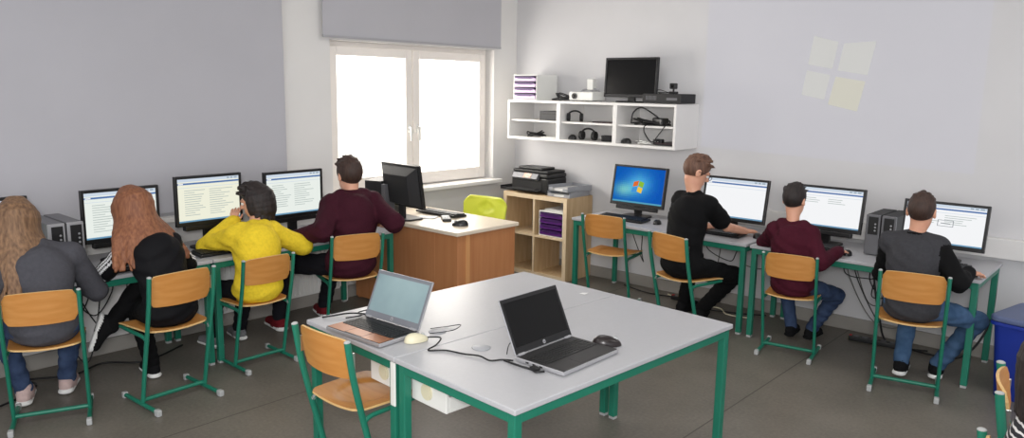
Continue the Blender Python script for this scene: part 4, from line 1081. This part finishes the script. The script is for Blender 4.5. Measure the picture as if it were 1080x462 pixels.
    for sd in (-1, 1):
        F.ell(H((sd*.033, .094, .010)), np.array((.017, .013, .011))*hs, RH, .006, sub=True)
        F.ell(H((sd*.076, -.010, -.002)), np.array((.010, .020, .032))*hs, RH, .006); F.ell(H((sd*.084, -.004, .002)), np.array((.006, .010, .016))*hs, RH, .004, sub=True)
        F.cap(H((sd*.018, .089, .030)), H((sd*.048, .080, .031)), .005*hs, .004*hs, .004, 2)
    F.ell(H((0, .083, -.052)), np.array((.024, .009, .010))*hs, RH, .006, 1)
    V, Q, lb, fc = F.mesh()
    ex = MB()
    for sd in (-1, 1):
        c = H((sd*.032, .079, .010)); ex.sphere(c, .0125*hs, 3, 14, 8); ex.sphere(H((sd*.032, .0875, .010)), .0065*hs, 4, 10, 6)
    np_obj('body', V, Q, lb, [M_SKIN, M_LIP, hair['m'], M_EYEW, M_IRIS], root, org, ex)
    # --- top
    g = top.get('g', .012); F = Field(lo, hi, .009); k = .05*s
    torso(F, g, k, 0)
    for sd in (-1, 1):
        el, wr, hdn = arms[sd]
        F.cap(neck+z*.005*s, sh[sd], .034*s+g*.5, .048*s+g*.7, .03, 0)
        if top.get('short'):
            m_ = sh[sd]+(el-sh[sd])*.66; F.cap(sh[sd], m_, .052*s+g, .054*s+g, .03, 1)
        else:
            F.cap(sh[sd], el, .048*s+g, .042*s+g, .025, 1); F.cap(el, wr+hdn*.012, .042*s+g, .031*s+g*.7, .015, 1)
            F.cap(wr-(wr-el)*.16, wr+hdn*.015, .031*s+g*.6, .031*s+g*.6, .004, 2)
    if top.get('hood'):
        prev = None
        for i in range(9):
            a = math.radians(-115+230*i/8)   # 0 = straight back
            p = neck+r2_*math.sin(a)*.088*s-f2*(math.cos(a)*.085*s+.005)+z*(.012-.045*s*max(0, math.cos(a)))
            if prev is not None: F.cap(prev, p, .040*s, .040*s, .02, 3)
            prev = p
        F.ell(neck-f2*.125*s-z*.075*s, np.array((.085, .035, .085))*s, RS, .03, 3)
    else:
        prev = None
        for i in range(13):
            a = 2*PI*i/12; p = neck+r2_*math.sin(a)*.060*s-f2*(math.cos(a)*.058*s)+z*(.020*s-.022*s*(1-math.cos(a))*.6)
            if prev is not None: F.cap(prev, p, .011, .011, .008, 3)
            prev = p
    F.folds(.0032, 34, s*7+seat[0]); F.above(zs+.003)
    V, Q, lb, fc = F.mesh()
    def fix(fc, lb):
        if top.get('stripes'):     # three white stripes down the outer sleeve
            lb = lb.copy()
            for sd in (-1, 1):
                for a, b_ in ((sh[sd], arms[sd][0]), (arms[sd][0], arms[sd][1])):
                    v = b_-a; t = np.clip(((fc-a)@v)/(v@v), 0, 1); d = fc-(a+t[:, None]*v); dist = np.linalg.norm(d, axis=1)
                    out = nv(r2_*sd - nv(v)*(r2_*sd@nv(v))); b2_ = nv(np.cross(nv(v), out))
                    ang = np.arctan2(d@b2_, d@out); near = (dist < .085) & ((fc-a)@v/(v@v) > -.05) & ((fc-a)@v/(v@v) < 1.02) & (lb > 0)
                    for c_ in (-.38, 0, .38): lb[near & (np.abs(ang-c_) < .115)] = 4
        return lb
    lb = fix(fc, lb)
    np_obj(top['name'], V, Q, lb, top['mats'], root, org)
    # --- trousers
    F = Field(lo, hi, .009); g = pants.get('g', .010)
    F.ell(hip-z*.005, np.array((.165, .122, .098))*s+g*.6, RB, .03)
    for sd in (-1, 1):
        hj, kn, an, td = legs[sd]
        F.cap(hj, kn, .078*s+g*.4, .054*s+g, .03); F.cap(kn, an+(kn-an)*.03, .053*s+g, .040*s+g, .02)
    F.folds(.003, 38, 2+s); F.above(.012)
    V, Q, lb, fc = F.mesh(); np_obj('trousers', V, Q, lb*0, [pants['m']], root, org)
    # --- shoes
    for sd in (-1, 1):
        hj, kn, an, td = legs[sd]; u0 = (legL, legR)[sd > 0]; u0 = np.array(u0[3]) if len(u0) > 3 else z; upv = nv(u0-td*(u0@td))
        sd_ = np.cross(td, upv); b0 = an-upv*.045*s
        F = Field(np.minimum(b0, b0+td*.2)-.15, np.maximum(b0, b0+td*.2)+.15, .006)
        F.cap(b0-td*.035*s+upv*.01, b0+td*.15*s, .040*s, .036*s, .02, 0, n=upv, q=.85); F.cap(an+upv*.01, b0+td*.03*s, .046*s, .044*s, .025, 0); F.cap(b0+td*.05*s+upv*.025*s, b0+td*.14*s, .034*s, .026*s, .02, 0)
        F.cap(b0-td*.04*s-upv*.020*s, b0+td*.155*s-upv*.020*s, .046*s, .042*s, .004, 1, n=upv, q=.42)
        F.put((slice(None),)*3, ((-(F.ax[0][:, None, None]-b0[0])*upv[0]-(F.ax[1][None, :, None]-b0[1])*upv[1]-(F.ax[2][None, None, :]-b0[2])*upv[2]-.034*s)*-1).astype(np.float32), 0, 1, sub=True)
        V, Q, lb, fc = F.mesh(); np_obj('shoe', V, Q, lb, [shoe['m'], shoe.get('sole', M_PAPER)], root, org)
    # --- hair
    kind = hair['kind']
    Fh = Field(hd-.30 if kind != 'long' else hd-np.array((.42, .42, .62)), hd+.24 if kind != 'long' else hd+np.array((.42, .42, .24)), .0065)
    def clip_(fz, sl_f, bz, sl_b):
        # keep above the hairline: two planes meeting at the sideburn (y=.02)
        pl = []
        for m_, c in ((sl_f, fz-sl_f*.02), (sl_b, bz-sl_b*.02)):
            nn = math.hypot(1, m_); pl.append((0, m_/nn, -1/nn, c/nn))
        return pl
    cl = clip_(-.012, 1.15, -.012, hair.get('nape', .42))
    off = np.array((0, -.012, .034)); cl = [(a, b_, c, (d + (a*off[0]+b_*off[1]+c*off[2]))*hs) for a, b_, c, d in cl]
    fl = hair.get('full', 1.)
    Fh.ell(H(off), np.array((.080*fl, .101*fl, .097*fl))*hs, RH, .004, clip=cl)
    if kind in ('short', 'bob'):
        rg = random.Random(hair.get('seed', 1))
        for i in range(hair.get('tufts', 46)):
            th_ = rg.uniform(-PI, PI); ph = rg.uniform(0, .95)
            d = np.array((math.sin(ph*1.2)*math.sin(th_), math.sin(ph*1.2)*math.cos(th_), math.cos(ph*1.2)))
            p = off+d*np.array((.076, .095, .092)); tdir = nv(np.array((d[0]*.5+rg.uniform(-.4, .4), .75+d[1]*.3+rg.uniform(-.3, .3), .15+d[2]*.2)))
            Fh.cap(H(p), H(p+tdir*hair.get('tl', .028)), .013*hs, .005*hs, .008)
    if kind != 'short':
        rg = random.Random(hair.get('seed', 1)); Ryaw = head_frame(hy, hp*.35, hr); L = hair['len']; vol = hair.get('vol', 1.); spread = hair.get('spread', .12)
        def Hq(p): return hd+Ryaw@(np.array(p)*hs)
        lim = hair.get('lim', 118)
        for i in range(hair.get('n', 70)):
            a = math.radians(-lim+2*lim*(i+rg.uniform(-.4, .4))/(hair.get('n', 70)-1)); sa_, ca_ = math.sin(a), math.cos(a)
            p0 = np.array((sa_*.03, -.012-ca_*.03, .125)); p1 = np.array((sa_*.080*vol, -.012-ca_*.100*vol, .045)); p2 = np.array((sa_*.085*vol, -.016-ca_*.100*vol, -.05))
            Lr = L*rg.uniform(.86-hair.get('rag', 0), 1.06)*(1-.12*abs(sa_))*(1-hair.get('gap', 0)*math.exp(-(a/.5)**2)); bk = hair.get('back', .10)
            w = 1+spread*min(1, Lr/.3)*3
            cb = max(ca_, hair.get('sweep', -.2)); p3 = np.array((sa_*.085*vol*w*.85, -.02-(ca_*.4+cb*.6)*(.085*vol+bk*.5), -.05-(Lr-.05)*.45)); p4 = np.array((sa_*.09*vol*w+rg.uniform(-.015, .015), -.02-cb*(.075*vol+bk), -.05-(Lr-.05)))
            P = [H(p0), H(p1), Hq(p2), Hq(p3), Hq(p4)]; P = [np.array(v) for v in spline(P, 3)]
            m_ = len(P)
            for j in range(m_-1):
                wj = .013+.004*math.sin(i*2.4); ra = wj*(1-.55*(j/m_)**2)*hs; rb = wj*(1-.55*((j+1)/m_)**2)*hs
                Fh.cap(P[j], P[j+1], ra, rb, .006)
        if kind == 'long': pass
    V, Q, lb, fc = Fh.mesh(); np_obj('hair', V, Q, lb*0, [hair['m']], root, org)
    if glasses:
        mb = MB()
        for sd in (-1, 1):
            c = [H((sd*.034+.024*math.cos(t), .104, .008+.018*math.sin(t))) for t in [2*PI*i/18 for i in range(19)]]
            mb.tube(c, .0018, n=6); mb.tube([H((sd*.058, .102, .012)), H((sd*.078, .06, .014)), H((sd*.082, -.015, .010))], .0018, n=6)
        mb.tube([H((-.011, .105, .012)), H((0, .107, .014)), H((.011, .105, .012))], .0018, n=6)
        mb.v = [tuple(np.array(v)-np.array(org)) for v in mb.v]; mb.build('glasses', M_BLACK, root)
    return root

H_BROWN = hair_m('hair_dark_brown', (46, 30, 24), (66, 44, 34)); H_BLACK = hair_m('hair_black_brown', (24, 18, 18), (40, 28, 26)); H_RED = hair_m('hair_auburn', (108, 62, 40), (150, 98, 66)); H_BLOND = hair_m('hair_dark_blonde', (92, 66, 47), (146, 112, 82)); H_LBROWN = hair_m('hair_light_brown', (84, 56, 44), (112, 80, 62))
C_GREY = cloth('grey_marl_knit', (74, 74, 80)); C_BLK = cloth('black_cotton', (10, 10, 12), bump=.12); C_BLK2 = cloth('black_track_fabric', (12, 12, 16), bump=.15, rough=.75); C_WHT = cloth('white_stripe_fabric', (228, 228, 230), bump=.1)
C_YEL = cloth('yellow_sweatshirt', (232, 202, 52)); C_MAR = cloth('maroon_sweatshirt', (58, 18, 32)); C_MAR2 = cloth('dark_red_sweatshirt', (68, 18, 34)); C_DGREY = cloth('charcoal_raglan', (60, 60, 64))
C_JEAN = cloth('blue_denim', (44, 58, 86), rgb2=(62, 78, 108), scale=18); C_JEAN2 = cloth('mid_blue_denim', (52, 78, 108), rgb2=(72, 98, 130), scale=18); C_DARK = cloth('dark_trouser_cloth', (22, 22, 28)); C_BLKP = cloth('black_trouser_cloth', (10, 10, 12))
S_BLK = cloth('black_shoe_canvas', (16, 16, 18), bump=.1); S_PINK = cloth('pale_pink_shoe', (196, 172, 168), bump=.1); S_RED = cloth('dark_red_shoe', (110, 26, 34), bump=.1); S_GRY = cloth('grey_shoe', (120, 120, 122), bump=.1)
def z_stripes():
    m = bpy.data.materials.new('black_white_striped_knit'); m.use_nodes = True; nt = m.node_tree; N = nt.nodes; L = nt.links; b = N['Principled BSDF']; b.inputs['Roughness'].default_value = .85
    tc = N.new('ShaderNodeTexCoord'); w = N.new('ShaderNodeTexWave'); w.bands_direction = 'Z'; w.inputs['Scale'].default_value = 18; w.inputs['Distortion'].default_value = 1.2; w.inputs['Detail'].default_value = 2; w.inputs['Detail Scale'].default_value = 3
    r = N.new('ShaderNodeValToRGB'); r.color_ramp.elements[0].position = .72; r.color_ramp.elements[1].position = .8; r.color_ramp.elements[0].color = lin((26, 26, 34))+(1,); r.color_ramp.elements[1].color = lin((206, 204, 204))+(1,)
    L.new(tc.outputs['Object'], w.inputs['Vector']); L.new(w.outputs['Fac'], r.inputs['Fac']); L.new(r.outputs['Color'], b.inputs['Base Color']); return m
C_STR = z_stripes()

W_ = lambda *a: np.array(a, float)
# 1 long-haired blonde pupil in grey
person('person with long dark blonde hair in a grey sweater and jeans at the window table',
    (.845, -4.585), 68, .90, .15, 0, .385, (.60, -4.60, 1.015), 66, 18,
    (W_(.58, -4.80, .71), W_(-.9, .35, -.05), W_(.3, -1, -.8)), (W_(.60, -4.44, .71), W_(-.8, -.55, -.05), W_(.6, 1, -.9)),
    (W_(.52, -4.62, .075), W_(-.9, .4, 0), W_(-.8, -.2, 1)), (W_(.50, -4.40, .075), W_(-.85, .5, 0), W_(-.8, .5, 1)),
    dict(name='sweater', g=.018, mats=[C_GREY]*4), dict(m=C_JEAN), dict(m=S_PINK, sole=M_PAPER), dict(kind='long', m=H_BLOND, len=.42, n=130, vol=1.18, spread=.30, back=.15, sweep=.5, nape=.75, lim=125, seed=4), zs=.418)
# 2 red-haired girl, black jacket with striped sleeves, right leg crossed over
person('person with long auburn hair in a black jacket with white-striped sleeves, leaning on the table',
    (1.03, -4.02), 92, .88, .20, 0, .395, (.715, -4.055, 1.04), 96, 28,
    (W_(.52, -4.06, .705), W_(-.6, .8, -.05), W_(.3, -1, -.5)), (W_(.56, -3.92, .71), W_(-.7, -.7, -.05), W_(.3, 1, -.5)),
    (W_(.62, -3.97, .075), W_(-1, .1, 0), W_(-1, 0, .6)), (W_(.64, -4.20, .37), W_(-.25, -.25, -.93), W_(-.6, .6, 1), W_(.35, .75, .3)),
    dict(name='jacket', g=.016, sw=.132, drop=.085, mats=[C_BLK2, C_BLK2, C_BLK2, C_BLK2, C_WHT], stripes=True), dict(m=C_BLKP), dict(m=S_BLK, sole=M_PAPER), dict(kind='long', m=H_RED, len=.36, n=130, vol=1.18, spread=.36, back=.13, gap=.05, sweep=.55, nape=.75, lim=125, seed=9))
# 3 yellow hoodie
person('person with short black hair in a yellow hoodie resting chin on hand',
    (.86, -3.39), 90, .86, .17, .08, .345, (.585, -3.225, .985), 132, 14,
    (W_(.50, -3.345, .845), W_(-.25, .35, .9), W_(-.3, -1, -.8)), (W_(.56, -3.10, .71), W_(-1, -.2, -.05), W_(.3, 1, -.5)),
    (W_(.40, -3.46, .075), W_(-1, -.15, 0), W_(-1, -.1, 1)), (W_(.36, -3.26, .075), W_(-1, .1, 0), W_(-1, .2, 1)),
    dict(name='hoodie', g=.028, mats=[C_YEL]*4, hood=True), dict(m=C_DARK), dict(m=S_GRY, sole=M_PAPER), dict(kind='bob', m=H_BLACK, len=.155, n=54, vol=1.10, spread=.03, back=.0, nape=.7, lim=108, seed=2, full=.96, rag=.34, tufts=80, tl=.05), zs=.411)
# 4 maroon hoodie by the teacher desk
person('person with short dark hair in a maroon hoodie, sitting by the teacher desk',
    (.845, -2.67), 74, 1.0, .13, .07, .445, (.69, -2.55, 1.115), 80, 6,
    (W_(.62, -2.95, .715), W_(-1, .2, -.05), W_(.2, -1, -.8)), (W_(.84, -2.30, .76), W_(-.9, .3, -.1), W_(1, .5, -1)),
    (W_(.36, -2.95, .08), W_(-1, .1, 0), W_(-1, -.4, 1)), (W_(.32, -2.54, .08), W_(-1, .3, 0), W_(-1, .3, 1)),
    dict(name='hoodie', g=.028, mats=[C_MAR]*4, hood=True), dict(m=C_DARK), dict(m=S_RED, sole=M_PAPER), dict(kind='short', m=H_BROWN, nape=.52, full=1.03, seed=5, tl=.034), hs=1.06)
# 5 black T-shirt with glasses
person('person with short brown hair and glasses in a black T-shirt, reaching for a mouse',
    (2.515, -1.02), -14, 1.0, .16, -.06, .47, (2.485, -.835, 1.168), -42, 26,
    (W_(2.42, -.48, .72), W_(.3, .9, -.05), W_(-1, -.2, -.4)), (W_(2.70, -.44, .715), W_(.45, .9, -.05), W_(.15, -.05, -1)),
    (W_(2.26, -.50, .09), W_(.1, 1, 0), W_(.1, .9, 1)), (W_(2.47, -.60, .10), W_(-.3, .95, 0), W_(.95, .25, .9)),
    dict(name='t_shirt', g=.016, mats=[C_BLK]*4, short=True), dict(m=C_BLKP), dict(m=S_BLK, sole=S_BLK), dict(kind='short', m=H_LBROWN, nape=.64, full=1.0, seed=3, tl=.036), glasses=True, twist=-8)
# 6 small boy, maroon hoodie
person('small person with dark hair in a dark red hoodie and jeans at the white wall',
    (3.24, -.83), 9, .80, .06, -.035, .38, (3.175, -.735, 1.028), -4, 4,
    (W_(3.08, -.50, .71), W_(.3, .95, -.05), W_(-1, -.2, -.5)), (W_(3.465, -.68, .715), W_(.2, .95, -.08), W_(.7, -.6, -.9)),
    (W_(3.13, -.50, .085), W_(-.1, 1, 0), W_(-.5, .8, 1)), (W_(3.26, -.47, .085), W_(.1, 1, 0), W_(.9, .7, .8)),
    dict(name='hoodie', g=.020, sw=.136, mats=[C_MAR2]*4, hood=True), dict(m=C_JEAN), dict(m=S_BLK, sole=S_BLK), dict(kind='short', m=H_BLACK, nape=.50, full=1.0, seed=8, tl=.030), zs=.408)
# 7 raglan top
person('person with cropped dark hair in a charcoal and black raglan top and blue jeans',
    (4.01, -.95), 10, .90, .07, -.03, .405, (3.985, -.865, 1.062), 4, 0,
    (W_(3.86, -.60, .71), W_(.25, .95, -.05), W_(-.5, -.5, -1)), (W_(4.235, -.76, .718), W_(.55, .85, -.05), W_(.9, -.7, -1)),
    (W_(3.93, -.74, .085), W_(-.1, 1, 0), W_(-.1, 1, 1)), (W_(4.11, -.65, .085), W_(-.15, 1, 0), W_(.9, .6, .9)),
    dict(name='raglan_top', g=.016, sw=.138, mats=[C_DGREY, C_BLK, C_BLK, C_BLK]), dict(m=C_JEAN2), dict(m=S_BLK, sole=M_PAPER), dict(kind='short', m=H_BROWN, nape=.50, full=.985, seed=6, tl=.014, tufts=30), zs=.428)
# 8 striped top at the edge of the picture
person('person with long dark hair in a black and white striped top near the blue bin',
    (4.95, -3.26), -75, .84, .03, 0, .37, (4.97, -3.24, 1.0), -70, 2,
    (W_(5.30, -3.0, .60), W_(.9, .3, -.1), W_(-.2, .8, -.5)), (W_(5.25, -3.32, .60), W_(.9, .3, -.1), W_(-.2, -.9, -.7)),
    (W_(5.36, -3.04, .08), W_(.9, .3, 0), W_(.9, .4, 1)), (W_(5.36, -3.22, .08), W_(.9, .3, 0), W_(.9, .2, 1)),
    dict(name='striped_top', g=.014, sw=.185, mats=[C_STR, C_STR, C_STR, cloth('tan_collar', (176, 150, 112))]), dict(m=C_DARK), dict(m=S_BLK, sole=M_PAPER), dict(kind='long', m=H_BLACK, len=.17, n=70, vol=1.1, spread=.04, back=.02, nape=.75, lim=125, seed=14), zs=.415)

# ------------------------------------------------------------------ light
world = bpy.data.worlds.new('world'); scene.world = world; world.use_nodes = True
nt = world.node_tree; N = nt.nodes; L = nt.links
bg = N['Background']
tc = N.new('ShaderNodeTexCoord'); sp = N.new('ShaderNodeSeparateXYZ'); L.new(tc.outputs['Generated'], sp.inputs[0])
rp = N.new('ShaderNodeValToRGB'); rp.color_ramp.elements[0].position = .0; rp.color_ramp.elements[1].position = 1.
mr = N.new('ShaderNodeMapRange'); mr.inputs[1].default_value = -1; mr.inputs[2].default_value = 1
L.new(sp.outputs['X'], mr.inputs[0]); L.new(mr.outputs[0], rp.inputs['Fac'])
e = rp.color_ramp.elements; e[0].position = .25; e[0].color = (2.5, 2.4, 2.2, 1); e[1].position = .5; e[1].color = (.62, .64, .70, 1)
# fill glow added to the world behind the photographer, lifting the under-table wall
dt = N.new('ShaderNodeVectorMath'); dt.operation = 'DOT_PRODUCT'; dt.inputs[1].default_value = (.76, -.65, .02); L.new(tc.outputs['Generated'], dt.inputs[0])
mxm = N.new('ShaderNodeMath'); mxm.operation = 'MAXIMUM'; mxm.inputs[1].default_value = 0; L.new(dt.outputs['Value'], mxm.inputs[0])
pw = N.new('ShaderNodeMath'); pw.operation = 'POWER'; pw.inputs[1].default_value = 3.; L.new(mxm.outputs[0], pw.inputs[0])
ml = N.new('ShaderNodeMath'); ml.operation = 'MULTIPLY'; ml.inputs[1].default_value = 1.35; L.new(pw.outputs[0], ml.inputs[0])
ad = N.new('ShaderNodeMix'); ad.data_type = 'RGBA'; ad.blend_type = 'ADD'; ad.inputs[0].default_value = 1.; ad.clamp_result = False
L.new(rp.outputs['Color'], ad.inputs[6]); L.new(ml.outputs[0], ad.inputs[7])
L.new(ad.outputs[2], bg.inputs['Color']); bg.inputs['Strength'].default_value = 1.
def area(name, loc, rot, sx, sy, power, col=(1, 1, 1)):
    l = bpy.data.lights.new(name, 'AREA'); l.shape = 'RECTANGLE'; l.size = sx; l.size_y = sy; l.energy = power; l.color = col
    o = bpy.data.objects.new(name, l); COL.objects.link(o); o.location = loc; o.rotation_euler = rot
    return o
# daylight pouring through the uncovered window
area('window_daylight', (-.35, -1.265, 1.48), (0, math.radians(-90), 0), 1.2, 1.85, 52, (1, .95, .88))
# ceiling luminaires
for x, y in ((2.2, -1.9), (2.2, -5.2), (5.0, -1.9), (5.2, -5.4)):
    area('ceiling_light', (x, y, ZC-.04), (0, 0, 0), .5, 1.5, 13, (1, .985, .97))
# photographer's soft flash just above the camera
fl_ = area('camera_flash', (5.22, -5.98, 1.95), (0, 0, 0), .4, .4, 75, (1, .99, .98))
fl_.rotation_euler = (Vector((5.22, -5.98, 1.95))-Vector((1.2, -2.4, .9))).to_track_quat('Z', 'Y').to_euler()
